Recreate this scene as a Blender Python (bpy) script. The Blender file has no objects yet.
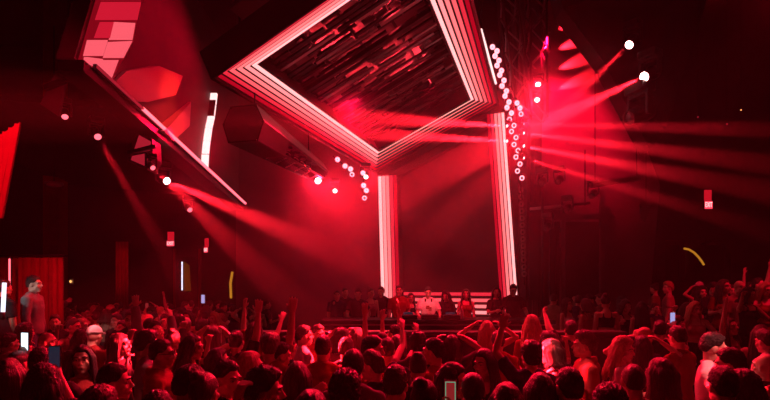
import bpy, bmesh, math, random
from mathutils import Vector, Matrix, noise
R = random.Random(7)
C = bpy.context.scene.collection
sc = bpy.context.scene
PI = math.pi
V = Vector
F, HZ, CZ = 500.0, 283.0, 2.25          # focal length in px, horizon row, eye height


def P(px, py, d):                        # point of the room seen at a pixel, d metres ahead
    return V(((px - 385) / F * d, d, CZ + (HZ - py) / F * d))


# ------------------------------------------------------------------ materials
def mat(name, col, rough=.7, metal=0., var=.25, scale=6., bump=0., bscale=40., spec=.3, stretch=None):
    m = bpy.data.materials.new(name); m.use_nodes = True
    n, l = m.node_tree.nodes, m.node_tree.links
    b = n['Principled BSDF']
    b.inputs['Roughness'].default_value = rough; b.inputs['Metallic'].default_value = metal
    b.inputs['Specular IOR Level'].default_value = spec
    tc = n.new('ShaderNodeTexCoord'); nz = n.new('ShaderNodeTexNoise'); nz.inputs['Scale'].default_value = scale
    nz.inputs['Detail'].default_value = 4
    src = tc.outputs['Object']
    if stretch:
        mp = n.new('ShaderNodeMapping'); mp.inputs['Scale'].default_value = stretch
        l.new(src, mp.inputs['Vector']); src = mp.outputs['Vector']
    l.new(src, nz.inputs['Vector'])
    mx = n.new('ShaderNodeMix'); mx.data_type = 'RGBA'
    c = list(col) + [1]
    mx.inputs['A'].default_value = [x * (1 - var) for x in col] + [1]
    mx.inputs['B'].default_value = [min(1, x * (1 + var)) for x in col] + [1]
    l.new(nz.outputs['Fac'], mx.inputs['Factor']); l.new(mx.outputs['Result'], b.inputs['Base Color'])
    if bump:
        n2 = n.new('ShaderNodeTexNoise'); n2.inputs['Scale'].default_value = bscale; n2.inputs['Detail'].default_value = 3
        l.new(src, n2.inputs['Vector'])
        bp = n.new('ShaderNodeBump'); bp.inputs['Strength'].default_value = bump; bp.inputs['Distance'].default_value = .02
        l.new(n2.outputs['Fac'], bp.inputs['Height']); l.new(bp.outputs['Normal'], b.inputs['Normal'])
    return m


def emit(name, col, s, sample=True):
    m = bpy.data.materials.new(name); m.use_nodes = True
    n, l = m.node_tree.nodes, m.node_tree.links
    n.remove(n['Principled BSDF'])
    e = n.new('ShaderNodeEmission'); e.inputs['Color'].default_value = list(col) + [1]; e.inputs['Strength'].default_value = s
    l.new(e.outputs[0], n['Material Output'].inputs['Surface'])
    if not sample: m.cycles.emission_sampling = 'NONE'
    return m


M = {}
M['floor'] = mat('dark_floor', (.03, .028, .03), .35, bump=.1)
M['wall'] = mat('dark_wall', (.035, .03, .035), .8, bump=.2, bscale=12)
M['panel_red'] = mat('pale_panel', (.42, .36, .36), .7, bump=.1, var=.15, scale=2)  # pale tone stands in for light falling on the facets
M['wall_red'] = mat('stage_wall', (.11, .095, .10), .75, bump=.15, bscale=8, var=.35, scale=1.2)
M['wing'] = mat('stage_wing_wall', (.16, .13, .14), .75, bump=.15, bscale=8, var=.3, scale=1.5)
M['black'] = mat('black_metal', (.016, .016, .018), .45, .3, bump=.05)
M['case'] = mat('black_casing', (.03, .029, .03), .4, .2, bump=.05)
M['steel'] = mat('truss_steel', (.35, .34, .35), .35, .85, bump=.1)
M['chrome'] = mat('chrome', (.75, .75, .76), .16, 1., var=.15)
M['darkpaint'] = mat('dark_paint', (.05, .045, .05), .6, bump=.1)
M['curtain'] = mat('velvet_curtain', (.20, .02, .03), .9, bump=.3, bscale=20)
M['screen'] = mat('stage_screen', (.07, .05, .055), .6, var=.5, scale=.8)
M['deck'] = mat('stage_deck', (.06, .055, .06), .6, bump=.1)
M['lens'] = emit('lamp_lens', (1, .42, .45), 9, False)
M['lens_soft'] = emit('lamp_lens_soft', (1, .12, .16), 2.2, False)
M['lens_off'] = mat('glass_lens', (.12, .12, .14), .08, .2, spec=.8)
M['blinder'] = emit('blinder_lens', (1, .5, .45), 26, False)
M['ring'] = emit('ring_led', (1, .30, .36), 2.6, False)
M['led_line'] = emit('led_line', (1, .12, .16), 2.6)
M['led_dim'] = emit('led_line_dim', (1, .03, .07), .35, False)
M['led_white'] = emit('led_white_pink', (1, .62, .60), 1.6)
STRIP = [emit('canopy_led_%d' % i, c, s) for i, (c, s) in enumerate([
    ((1, .004, .03), .45), ((1, .03, .06), .85), ((1, .10, .12), 1.25), ((1, .16, .17), 1.45), ((1, .22, .23), 1.6), ((1, .34, .34), 1.9)])]
M['tile'] = emit('led_tile', (1, .015, .05), .62)  # glow stands in for light falling on the bulkhead
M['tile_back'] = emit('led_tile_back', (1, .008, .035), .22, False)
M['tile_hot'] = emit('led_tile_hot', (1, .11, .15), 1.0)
M['exit'] = emit('exit_face', (1, .05, .09), 1.4, False)
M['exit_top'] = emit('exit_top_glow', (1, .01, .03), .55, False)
M['letters'] = emit('exit_letters', (1, .62, .62), 1.5, False)
M['gold'] = emit('gold_led', (1, .40, .03), .45, False)
M['gold_dim'] = emit('gold_glow_curtain', (1, .26, .02), .06, False)  # curtain cloth emits, the doorway light put into it as glow
M['cool'] = emit('cool_white_led', (.75, .8, 1), 1.6, False)
M['cool_soft'] = emit('cool_soft', (.55, .5, 1), .7, False)
M['phone_white'] = emit('phone_flash_screen', (.62, .85, 1), 2.2)
M['phone_pic'] = emit('phone_picture', (1, .06, .07), .22, False)
M['phone_green'] = emit('phone_guides', (.12, .75, .45), .5, False)
M['phone_dim'] = emit('phone_dim', (.25, .3, .6), .05, False)
M['amber'] = emit('amber_bulb', (1, .45, .12), 1.6, False)
M['plastic'] = mat('black_plastic', (.02, .02, .022), .35, spec=.5)
M['glass'] = mat('cup_plastic', (.6, .5, .5), .2, spec=.6)
M['sole'] = mat('white_rubber', (.5, .5, .5), .6)
SKIN = [mat('skin_%d' % i, c, .5, var=.12, scale=20, bump=.05, bscale=90, spec=.35) for i, c in enumerate(
    [(.62, .42, .34), (.52, .33, .25), (.40, .24, .17), (.26, .15, .10)])]
HAIR = {k: mat('hair_' + k, c, .42, var=.5, scale=30, bump=.7, bscale=60, spec=.5, stretch=(3, 3, .5)) for k, c in dict(
    black=(.012, .01, .01), brown=(.045, .025, .018), blond=(.42, .28, .15), grey=(.3, .28, .27)).items()}
CLOTH = {k: mat('cloth_' + k, c, .85, var=.2, scale=5, bump=.45, bscale=14, spec=.15) for k, c in dict(
    black=(.018, .017, .02), grey=(.16, .16, .17), white=(.68, .66, .65), red=(.24, .02, .025), navy=(.03, .035, .08),
    denim=(.07, .10, .19), pink=(.42, .17, .20), tan=(.22, .15, .10), khaki=(.22, .19, .13)).items()}
M['eye'] = mat('eye_white', (.7, .68, .66), .2, var=.05)
M['iris'] = mat('eye_iris', (.03, .02, .015), .15)
M['lips'] = mat('lips', (.42, .14, .13), .4)
M['brow'] = mat('brow_hair', (.02, .014, .01), .7)


# ------------------------------------------------------------------ mesh helpers
class MB:
    def __init__(s): s.bm = bmesh.new()

    def ball(s, c, r, rot=None, sub=3):
        if not hasattr(r, '__len__'): r = (r, r, r)
        m = Matrix.Translation(V(c)) @ (rot.to_4x4() if rot else Matrix()) @ Matrix.Diagonal((*r, 1))
        bmesh.ops.create_icosphere(s.bm, subdivisions=sub, radius=1, matrix=m)
        return s

    def tube(s, pts, rad, n=14, ref=None):
        """closed loft through pts; rad = radius or (rx, ry); ref = fixed side axis of the ellipse"""
        pts = [V(p) for p in pts]; rings = []; side = V(ref) if ref else None
        for i, p in enumerate(pts):
            t = (pts[min(i + 1, len(pts) - 1)] - pts[max(i - 1, 0)])
            if t.length < 1e-7: t = V((0, 0, 1))
            t.normalize()
            if side is None: side = t.cross(V((0, 0, 1)) if abs(t.z) < .9 else V((1, 0, 0)))
            u = side - t * side.dot(t)
            if u.length < 1e-5: u = t.orthogonal()
            u.normalize(); w = t.cross(u)
            if ref is None: side = u
            r = rad[i] if hasattr(rad, '__len__') else rad
            rx, ry = r if hasattr(r, '__len__') else (r, r)
            rings.append([s.bm.verts.new(p + u * (math.cos(2 * PI * k / n) * rx) + w * (math.sin(2 * PI * k / n) * ry)) for k in range(n)])
        for a, b in zip(rings, rings[1:]):
            for k in range(n): s.bm.faces.new((a[k], a[(k + 1) % n], b[(k + 1) % n], b[k]))
        s.bm.faces.new(rings[0][::-1]); s.bm.faces.new(rings[-1])
        return s

    def box(s, c, size, rot=None):
        m = Matrix.Translation(V(c)) @ (rot.to_4x4() if rot else Matrix()) @ Matrix.Diagonal((*size, 1))
        bmesh.ops.create_cube(s.bm, size=1, matrix=m)
        return s

    def beam(s, a, b, w, h, up=(0, 0, 1)):
        a, b = V(a), V(b); t = (b - a); L = t.length; t.normalize()
        u = t.cross(V(up))
        if u.length < 1e-4: u = t.orthogonal()
        u.normalize(); q = u.cross(t)
        rot = Matrix((t, u, q)).transposed()
        return s.box((a + b) / 2, (L, w, h), rot)

    def prism(s, poly, off):
        a = [s.bm.verts.new(V(p)) for p in poly]; b = [s.bm.verts.new(V(p) + V(off)) for p in poly]
        s.bm.faces.new(a); s.bm.faces.new(b[::-1])
        for i in range(len(a)):
            j = (i + 1) % len(a); s.bm.faces.new((a[j], a[i], b[i], b[j]))
        return s

    def lathe(s, prof, mtx=None, n=20):
        rings = []
        for r, z in prof:
            rings.append([s.bm.verts.new((r * math.cos(2 * PI * k / n), r * math.sin(2 * PI * k / n), z)) for k in range(n)])
        for a, b in zip(rings, rings[1:]):
            for k in range(n): s.bm.faces.new((a[k], a[(k + 1) % n], b[(k + 1) % n], b[k]))
        s.bm.faces.new(rings[0][::-1]); s.bm.faces.new(rings[-1])
        if mtx: bmesh.ops.transform(s.bm, matrix=mtx, verts=[v for r in rings for v in r])
        return s

    def torus(s, c, R_, r, axis=(0, 1, 0), n=20, m=8):
        c, ax = V(c), V(axis).normalized(); u = ax.orthogonal().normalized(); w = ax.cross(u); rings = []
        for i in range(n):
            d = u * math.cos(2 * PI * i / n) + w * math.sin(2 * PI * i / n)
            rings.append([s.bm.verts.new(c + d * (R_ + r * math.cos(2 * PI * k / m)) + ax * (r * math.sin(2 * PI * k / m))) for k in range(m)])
        for i in range(n):
            a, b = rings[i], rings[(i + 1) % n]
            for k in range(m): s.bm.faces.new((a[k], a[(k + 1) % m], b[(k + 1) % m], b[k]))
        return s

    def mesh(s, name, smooth=False):
        bmesh.ops.recalc_face_normals(s.bm, faces=s.bm.faces)
        me = bpy.data.meshes.new(name); s.bm.to_mesh(me); s.bm.free()
        if smooth: me.polygons.foreach_set('use_smooth', [True] * len(me.polygons))
        return me


def put(name, mb, m, parent=None, smooth=False, loc=None):
    me = mb if isinstance(mb, bpy.types.Mesh) else mb.mesh(name, smooth)
    o = bpy.data.objects.new(name, me); C.objects.link(o)
    for x in (m if isinstance(m, (list, tuple)) else [m]):
        if x is not None: me.materials.append(x)
    if parent: o.parent = parent
    if loc is not None: o.location = loc
    return o


def bev(o, w=.01, seg=2):
    b = o.modifiers.new('bevel', 'BEVEL'); b.width = w; b.segments = seg; b.limit_method = 'ANGLE'; return o


def tag(o, label, cat, group=None, kind=None):
    if label: o['label'] = label
    if cat: o['category'] = cat
    if group: o['group'] = group
    if kind: o['kind'] = kind
    return o


def empty(name, loc, label, cat, group=None):
    o = bpy.data.objects.new(name, None); C.objects.link(o); o.location = loc; o.empty_display_size = .1
    return tag(o, label, cat, group)


def struct(name, mb, m, label=None, smooth=False):
    o = put(name, mb, m, None, smooth); o['kind'] = 'structure'
    if label: o['label'] = label
    o['category'] = name.split('_')[0]
    return o


def baked(mb, voxel, smooth=2, dec=1., name='m'):
    me = mb.mesh(name); o = bpy.data.objects.new(name, me); C.objects.link(o)
    r = o.modifiers.new('r', 'REMESH'); r.mode = 'VOXEL'; r.voxel_size = voxel
    if smooth:
        q = o.modifiers.new('s', 'SMOOTH'); q.factor = .5; q.iterations = smooth
    if dec < 1:
        d = o.modifiers.new('d', 'DECIMATE'); d.ratio = dec
    dg = bpy.context.evaluated_depsgraph_get(); dg.update()
    out = bpy.data.meshes.new_from_object(o.evaluated_get(dg))
    bpy.data.objects.remove(o); bpy.data.meshes.remove(me)
    out.name = name
    out.polygons.foreach_set('use_smooth', [True] * len(out.polygons))
    return out


def spot(name, loc, tgt, power, size, col=(1, .02, .05), blend=.15, soft=.04):
    d = bpy.data.lights.new(name, 'SPOT'); d.energy = power; d.spot_size = math.radians(size); d.spot_blend = blend
    d.color = col; d.shadow_soft_size = soft
    o = bpy.data.objects.new(name, d); C.objects.link(o); o.location = loc
    o.rotation_euler = (V(tgt) - V(loc)).to_track_quat('-Z', 'Y').to_euler()
    return o


# ------------------------------------------------------------------ people
def dirv(s, o, f, u): return V((s * o, -f, u)).normalized()     # outward, forward, up


# pose: left arm (upper, fore, hand), right arm, head (yaw, pitch)
ARM = dict(
    idle=((.14, .02, -1), (.05, .25, -1), 'relax'), drink=((.25, .15, -1), (-.35, 1, .25), 'hold'),
    up=((.22, .25, 1), (.02, .15, 1), 'open'), bent=((.6, .55, -.1), (.0, .25, 1), 'fist'),
    phone=((.12, .8, .1), (-.25, .5, .85), 'hold'), ffist=((.3, .6, -.6), (-.05, .15, 1), 'fist'), film=((.10, .75, -.3), (-.25, .62, .72), 'hold'), onhead=((.85, .15, .45), (-.8, .0, .62), 'relax'),
    dance=((.5, .4, -.65), (.1, .9, .5), 'relax'), reach=((.35, .75, .55), (.0, .6, .8), 'open'),
    around=((.9, .35, .05), (.75, .55, .05), 'relax'), desk=((.3, .35, -.9), (-.15, 1, -.35), 'relax'),
    point=((.3, .6, .75), (.05, .7, .7), 'fist'), high=((.5, .3, .7), (-.28, .12, 1), 'open'))
POSE = dict(
    idle=('idle', 'idle', 0, 0), look=('idle', 'drink', 35, 0), drink=('idle', 'drink', -20, -6), oneup=('idle', 'up', 0, 10), lup=('high', 'dance', 10, 8),
    bothup=('up', 'reach', 0, 12), fistup=('bent', 'dance', 0, 4), phone=('dance', 'phone', 0, 6), onhead=('onhead', 'onhead', 0, 5),
    headhand=('onhead', 'idle', -25, 0), dance=('dance', 'bent', 25, -8), around=('around', 'drink', 40, 0), desk=('desk', 'desk', 0, -18),
    film=('idle', 'film', -10, -6), litfist=('idle', 'ffist', 0, 4), lphone=('phone', 'dance', 0, 6), point=('point', 'idle', 0, 8), chat=('idle', 'dance', 15, -10))
TORSO = dict(
    m=[(.80, .10, .08, 0), (.87, .165, .11, 0), (.96, .165, .115, 0), (1.06, .148, .10, -.005), (1.16, .150, .107, -.005), (1.28, .178, .122, -.005),
       (1.36, .182, .112, 0), (1.42, .145, .088, .01), (1.465, .085, .068, .012), (1.50, .058, .058, .01)],
    f=[(.80, .10, .08, 0), (.87, .175, .12, .01), (.95, .168, .118, .008), (1.06, .124, .09, 0), (1.15, .130, .095, -.003), (1.26, .150, .108, -.008),
       (1.34, .154, .100, 0), (1.40, .120, .075, .01), (1.445, .066, .058, .012), (1.48, .05, .05, .01)])
BODY, HAIRM, CLOTHM = {}, {}, {}


def joints(g, pose):
    la, ra, yaw, pit = POSE[pose]; out = {}
    for s, a in ((1, la), (-1, ra)):
        U, Fo, h = ARM[a]
        u, fo = dirv(s, *U), dirv(s, *Fo)
        sx, sz = (.185, 1.405) if g == 'm' else (.155, 1.385)
        sh = V((s * sx, .008, sz)) + V((-s * .02, 0, .045)) * max(0, u.z)
        el = sh + u * (.29 if g == 'm' else .27); wr = el + fo * (.25 if g == 'm' else .235)
        out[s] = (sh, el, wr, u, fo, h)
    hz = 1.632 if g == 'm' else 1.605
    Hm = Matrix.Translation((0, -.02, hz)) @ Matrix.Rotation(math.radians(yaw), 4, 'Z') @ Matrix.Rotation(math.radians(-pit), 4, 'X')
    return out, Hm


def add_hand(mb, s, wr, fo, h, k=1.):
    inward = V((-s, 0, 0)) if abs(fo.z) < .75 else V((-s * .35, -.9, 0))   # palm normal
    nrm = (inward - fo * inward.dot(fo)).normalized(); b = fo.cross(nrm).normalized()
    if b.dot(V((0, -1, 0))) < 0 and abs(fo.z) < .75: b = -b                # thumb side leads
    if abs(fo.z) >= .75 and b.x * s > 0: b = -b
    mb.tube([wr - fo * .02, wr + fo * .03 * k, wr + fo * .065 * k, wr + fo * .095 * k],
            [(.024 * k, .019 * k), (.036 * k, .019 * k), (.043 * k, .017 * k), (.041 * k, .014 * k)], 12, ref=b)
    curl = dict(open=.12, relax=.5, hold=1.0, fist=1.35)[h]; spr = .16 if h == 'open' else .03
    for i, (o, L) in enumerate(((.033, .068), (.012, .078), (-.011, .073), (-.032, .057))):
        p = wr + fo * .088 * k + b * o * k; d = (fo + b * o * spr / .033).normalized(); pts = [p - fo * .015, p]
        for j in range(3):
            a = curl * (.7, 1, .8)[j]; d = (d * math.cos(a) + nrm * math.sin(a)).normalized()
            nrm2 = nrm; p = p + d * L * k * (.45, .33, .26)[j]; pts.append(p)
        mb.tube(pts, [.0105 * k, .0105 * k, .0098 * k, .009 * k, .0075 * k], 8)
    t0 = wr + fo * .028 * k + b * .03 * k; d = (fo * .75 + b * .75 + nrm * .25).normalized(); t1 = t0 + d * .042 * k
    d2 = (fo * .9 + b * (.3 if h == 'open' else -.2) + nrm * (.15 if h == 'open' else .55)).normalized()
    mb.tube([t0 - d * .025, t0, t1, t1 + d2 * .034 * k], [.015 * k, .014 * k, .0115 * k, .009 * k], 8)


def torso(mb, g, inf, z0, z1, wide=0.):
    pts, rad = [], []
    for z, rx, ry, y in TORSO[g]:
        if z0 - 1e-6 <= z <= z1 + 1e-6:
            k = inf + wide * max(0, min(1, (1.3 - z) / .3))
            pts.append((0, y, z)); rad.append((rx + k, ry + k))
    return mb.tube(pts, rad, 24, ref=(1, 0, 0))


def add_arm(mb, g, J, s, inf, end):
    sh, el, wr, u, fo, h = J[s]; k = 1 if g == 'm' else .84
    r = [.060 * k, .053 * k, .042 * k, .043 * k, .041 * k, .028 * k]
    ctr = V((s * .10, .008, sh.z - .005))
    pts = [ctr, sh, sh.lerp(el, .5), el, el.lerp(wr, .25), wr]
    rr = [r[0] + inf] + [x + inf for x in (r[0], r[1], r[2] + .002, r[4], r[5])]
    if end <= 1: pts = [ctr, sh, sh.lerp(el, end * .5), sh.lerp(el, end)]; rr = [r[0] + inf, r[0] + inf, r[1] + inf * 1.2, r[2] + .008 + inf * 1.6]
    mb.ball(sh, (.060 * k + inf * .75)); mb.tube(pts, rr, 14)
    if end > 1: mb.ball(el, (.041 * k + inf))


def legs(mb, g, inf, zend):
    for s in (1, -1):
        hip, kn, an = V((s * .088, 0, .88)), V((s * .105, -.015, .48)), V((s * .115, .02, .09))
        r = [.092, .075, .056, .058, .040] if g == 'm' else [.098, .078, .054, .055, .037]
        pts = [hip, hip.lerp(kn, .5), kn, kn.lerp(an, .3) + V((0, .015, 0)), an]
        if zend > .2: pts = pts[:2] + [hip.lerp(kn, .85)]
        mb.tube(pts, [r[i] + inf for i in range(len(pts))], 14)


def face(mb, g):                                        # head-local, face towards -Y
    k = 1 if g == 'm' else .95
    mb.ball((0, .012, .022), (.074 * k, .096, .102)); mb.ball((0, -.026, -.035), (.060 * k, .070, .085))
    mb.ball((0, -.058, -.095), (.034 if g == 'm' else .028, .032, .025))
    for s in (1, -1):
        mb.ball((s * .043, -.058, -.022), (.024, .024, .022)); mb.ball((s * .045, -.01, -.065), (.022, .045, .032))
        mb.ball((s * .077 * k, .008, -.006), (.010, .021, .033)); mb.ball((s * .012, -.106, -.027), (.010, .010, .008))
        mb.tube([(s * .010, -.088, .030), (s * .032, -.086, .034), (s * .052, -.070, .026)], [.011, .012, .009], 8)
    mb.tube([(0, -.086, .024), (0, -.100, -.002), (0, -.116, -.026)], [.009, .010, .012], 10)
    mb.ball((0, -.094, -.058), (.024, .010, .0065)); mb.ball((0, -.091, -.069), (.021, .010, .007))


def get_body(g, pose):
    if (g, pose) in BODY: return BODY[g, pose]
    J, Hm = joints(g, pose); mb = MB()
    torso(mb, g, 0, .8, 1.6)
    nk = .056 if g == 'm' else .046
    hc = Hm.translation
    mb.tube([(0, .012, 1.40), (0, .008, 1.49), (hc.x, hc.y + .03, hc.z - .02)], [nk * 1.25, nk, nk * .95], 14)
    if g == 'm': mb.tube([(-.15, .012, 1.425), (-.06, .015, 1.475), (.06, .015, 1.475), (.15, .012, 1.425)], [.04, .05, .05, .04], 12)
    else:
        for s in (1, -1): mb.ball((s * .068, -.085, 1.255), (.062, .055, .06))
    for s in (1, -1):
        add_arm(mb, g, J, s, 0, 2); add_hand(mb, s, J[s][2], J[s][4], J[s][5], 1 if g == 'm' else .9)
        mb.ball((s * .075, .04, .89), (.085, .075, .08))
        a = V((s * .115, .02, .09))
        mb.tube([a + V((0, .03, -.055)), a + V((0, -.03, -.055)), a + V((s * .01, -.11, -.068)), a + V((s * .015, -.17, -.072))],
                [(.032, .03), (.036, .032), (.042, .02), (.034, .014)], 12, ref=(1, 0, 0))
        mb.ball(a, .042)
    legs(mb, g, 0, 0)
    fb = MB(); face(fb, g); bmesh.ops.transform(fb.bm, matrix=Hm, verts=fb.bm.verts)
    tmp = fb.mesh('h'); mb.bm.from_mesh(tmp); bpy.data.meshes.remove(tmp)
    me = baked(mb, .0075, 2, .34, 'person_body')
    # eyes, brows and lips
    b = bmesh.new(); b.from_mesh(me); inv = Hm.inverted()
    for f in b.faces:
        c = inv @ f.calc_center_median()
        f.material_index = 3 if (abs(c.x) < .023 and -.074 < c.z < -.053 and c.y < -.090) else 0
    eb = MB()
    n0 = 0
    for s in (1, -1):
        eb.ball((s * .031, -.0785, .009), (.0135, .0105, .0075), sub=2)
    nb = len(eb.bm.faces)
    for s in (1, -1): eb.ball((s * .031, -.0860, .009), (.0062, .0040, .0062), sub=2)
    nc = len(eb.bm.faces)
    for s in (1, -1): eb.tube([(s * .014, -.100, .033), (s * .034, -.098, .040), (s * .055, -.078, .031)], [.0035, .0045, .003], 6)
    eb.bm.faces.ensure_lookup_table()
    for i, f in enumerate(eb.bm.faces): f.material_index = 1 if i < nb else 2 if i < nc else 4; f.smooth = True
    bmesh.ops.transform(eb.bm, matrix=Hm, verts=eb.bm.verts)
    tmp = eb.mesh('e'); b.from_mesh(tmp); bpy.data.meshes.remove(tmp)
    b.to_mesh(me); b.free()
    me.polygons.foreach_set('use_smooth', [True] * len(me.polygons))
    for x in (None, M['eye'], M['iris'], M['lips'], M['brow']): me.materials.append(x)
    BODY[g, pose] = (me, Hm, J)
    return BODY[g, pose]


def get_cloth(g, pose, kind):
    if kind in ('trousers', 'shorts', 'skirt'): pose = 'any'
    if (g, pose, kind) in CLOTHM: return CLOTHM[g, pose, kind]
    mb = MB()
    if kind == 'trousers':
        torso(mb, g, .012, .8, 1.06); legs(mb, g, .013, 0)
        for s in (1, -1): mb.ball((s * .075, .04, .88), (.095, .083, .085))
    elif kind == 'shorts':
        torso(mb, g, .014, .8, 1.06); legs(mb, g, .02, .5)
        for s in (1, -1): mb.ball((s * .075, .04, .88), (.097, .085, .085))
    elif kind == 'skirt':
        mb.tube([(0, .01, .58), (0, .01, .75), (0, .01, .9), (0, .005, .98), (0, 0, 1.07)], [(.225, .17), (.215, .165), (.195, .155), (.185, .135), (.14, .105)], 28, ref=(1, 0, 0))
    else:
        J, Hm = joints(g, pose)
        if kind == 'tank':
            torso(mb, g, .010, .87, 1.37)
            for s in (1, -1): mb.tube([(s * .085, -.095, 1.30), (s * .085, -.08, 1.40), (s * .075, .01, 1.452), (s * .085, .085, 1.40), (s * .085, .10, 1.30)], [.018, .016, .016, .016, .018], 8)
        elif kind == 'crop':
            torso(mb, g, .010, 1.15, 1.35)
            for s in (1, -1): mb.tube([(s * .075, -.09, 1.30), (s * .07, -.06, 1.41), (s * .065, .01, 1.45), (s * .07, .08, 1.38), (s * .07, .10, 1.30)], [.014] * 5, 6)
        else:
            torso(mb, g, .014 if kind != 'jacket' else .026, .87, 1.48 if g == 'm' else 1.46, .012)
            for s in (1, -1): add_arm(mb, g, J, s, .014 if kind == 'tee' else .017 if kind == 'shirt' else .026, .72 if kind == 'tee' else 2)
            if g == 'm': mb.tube([(-.15, .012, 1.425), (-.07, .015, 1.465), (.07, .015, 1.465), (.15, .012, 1.425)], [.054, .062, .062, .054], 12)
            if kind == 'shirt': mb.torus((0, .004, 1.485), .073, .014, (0, -.25, 1), 20, 8)
            if kind == 'jacket':
                mb.torus((0, .02, 1.475), .085, .028, (0, -.35, 1), 20, 8); mb.ball((0, .10, 1.41), (.10, .05, .07))
        if g == 'f':
            for s in (1, -1): mb.ball((s * .068, -.085, 1.255), (.073, .066, .070))
    # soft folds
    me = baked(mb, .013, 3, .6, kind)
    for v in me.vertices:
        p = v.co; v.co += v.normal * (noise.noise(V((p.x * 9, p.y * 9, p.z * 5 + len(kind)))) * .006)
    CLOTHM[g, pose, kind] = me
    me.materials.append(None)
    return me


def ease(a, b, x):
    t = max(0, min(1, (x - a) / (b - a))); return t * t * (3 - 2 * t)


def get_hair(style, seed=0):
    if (style, seed) in HAIRM: return HAIRM[style, seed]
    rr = random.Random(seed * 31 + len(style)); mb = MB(); bm = mb.bm
    if style == 'cap':
        for v in bmesh.ops.create_icosphere(bm, subdivisions=4, radius=1)['verts']:
            d = v.co.copy(); el = d.z + .12 * d.y
            k = 1.14 if el > .12 else .86
            v.co = V((d.x * .078 * k, d.y * .1 * k + .010, d.z * .104 * k + .024))
        mb.prism([(-.068, -.075, .046), (-.06, -.135, .036), (-.03, -.165, .032), (.03, -.165, .032), (.06, -.135, .036), (.068, -.075, .046)], (0, .004, .010))
        mb.ball((0, .012, .143), (.008, .008, .005), sub=1)
    else:
        t0, t1, amp, fr = dict(short=(.08, .19, .11, 11), buzz=(.035, .05, .01, 14), curly=(.30, .42, .20, 13), quiff=(.08, .36, .08, 8),
                               long=(.13, .16, .04, 6), bun=(.07, .09, .03, 6), bob=(.17, .2, .05, 6), curls=(.30, .35, .16, 11))[style]
        lng = style in ('long', 'bob', 'curls')
        for v in bmesh.ops.create_icosphere(bm, subdivisions=5, radius=1)['verts']:
            d = v.co.copy(); az = abs(math.atan2(d.x, -d.y))                # 0 = face
            e = .60 if az < .5 else .60 + (.08 - .60) * ease(.5, 1.35, az)
            e += (-.62 - .08) * ease(1.45, 2.3, az) if az > 1.45 else 0
            if lng and az > 1.0: e -= .35 * ease(1.0, 1.5, az)
            mk = ease(e - .10, e + .08, d.z)
            th = t0 + (t1 - t0) * ease(.2, .8, d.z) * (1 if style != 'quiff' else ease(.6, -.4, d.y) * .8 + .2)
            nz = noise.noise(V((d.x * fr, d.y * fr, d.z * fr * (.45 if amp < .1 else 1) + seed * 7))) * amp
            k = .9 + mk * (.1 + th + nz)
            v.co = V((d.x * .076 * k, d.y * .099 * k + .012, d.z * .104 * k + .022))
        if style == 'bun':
            mb.ball((0, .085, .115), (.045, .045, .04)); mb.torus((0, .078, .10), .03, .012, (0, .6, .8))
        if lng:
            n = 46; L = dict(long=.44, bob=.16, curls=.34)[style]
            for i in range(n):
                az = 1.05 + (2 * PI - 2.1) * (i + rr.random() * .8) / n
                sx, cy = math.sin(az), -math.cos(az); q = 1.10 + rr.random() * .12
                top = V((sx * .050, cy * .06 + .012, .112)); mid = V((sx * .080 * q, cy * .102 * q + .012, .02))
                low = V((sx * .088 * q, cy * .085 * q + .03, -.09)); back = ease(.2, 1, cy)
                bot = V((sx * (.115 + .03 * rr.random()), .105 * max(cy, -.9) + (.055 if cy > -.1 else 0) + .015 * rr.random() + .02 * back, -.09 - (L - .1) * (.8 + .35 * rr.random())))
                pts = [top, mid, low, low.lerp(bot, .5) + V((sx * .012, .012 * cy, 0)), bot]
                if style == 'curls':
                    p2 = []
                    for j in range(9):
                        f = j / 8 * 4; a = int(min(3, f)); p = pts[a].lerp(pts[a + 1], f - a)
                        p2.append(p + V((rr.uniform(-1, 1), rr.uniform(-1, 1), 0)) * (.016 if j > 2 else .004))
                    mb.tube(p2, [.012, .018, .021, .022, .022, .021, .020, .016, .006], 7)
                else:
                    mb.tube(pts, [.010, .017, .018, .016, .005], 7)
    me = mb.mesh('hair', True)
    me.materials.append(None); HAIRM[style, seed] = me
    return me


def setm(o, i, m):
    o.material_slots[i].link = 'OBJECT'; o.material_slots[i].material = m


def shoe_mesh():
    mb = MB()
    mb.tube([(0, .075, .045), (0, .03, .05), (0, -.05, .046), (.004, -.11, .034), (.006, -.17, .028), (.006, -.20, .024)],
            [(.036, .044), (.043, .049), (.047, .044), (.05, .032), (.043, .026), (.02, .016)], 16, ref=(1, 0, 0))
    mb.tube([(0, .02, .05), (0, .02, .115)], [.05, .048], 16)
    return mb.mesh('shoe', True)


SHOE = shoe_mesh(); SHOE.materials.append(None)
PEOPLE = []
TOPN = dict(tee='tee_shirt', shirt='shirt', jacket='jacket', tank='tank_top', crop='crop_top')


def child(name, me, par, m):
    o = bpy.data.objects.new(name, me); C.objects.link(o); o.parent = par; setm(o, 0, m); return o


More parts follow.
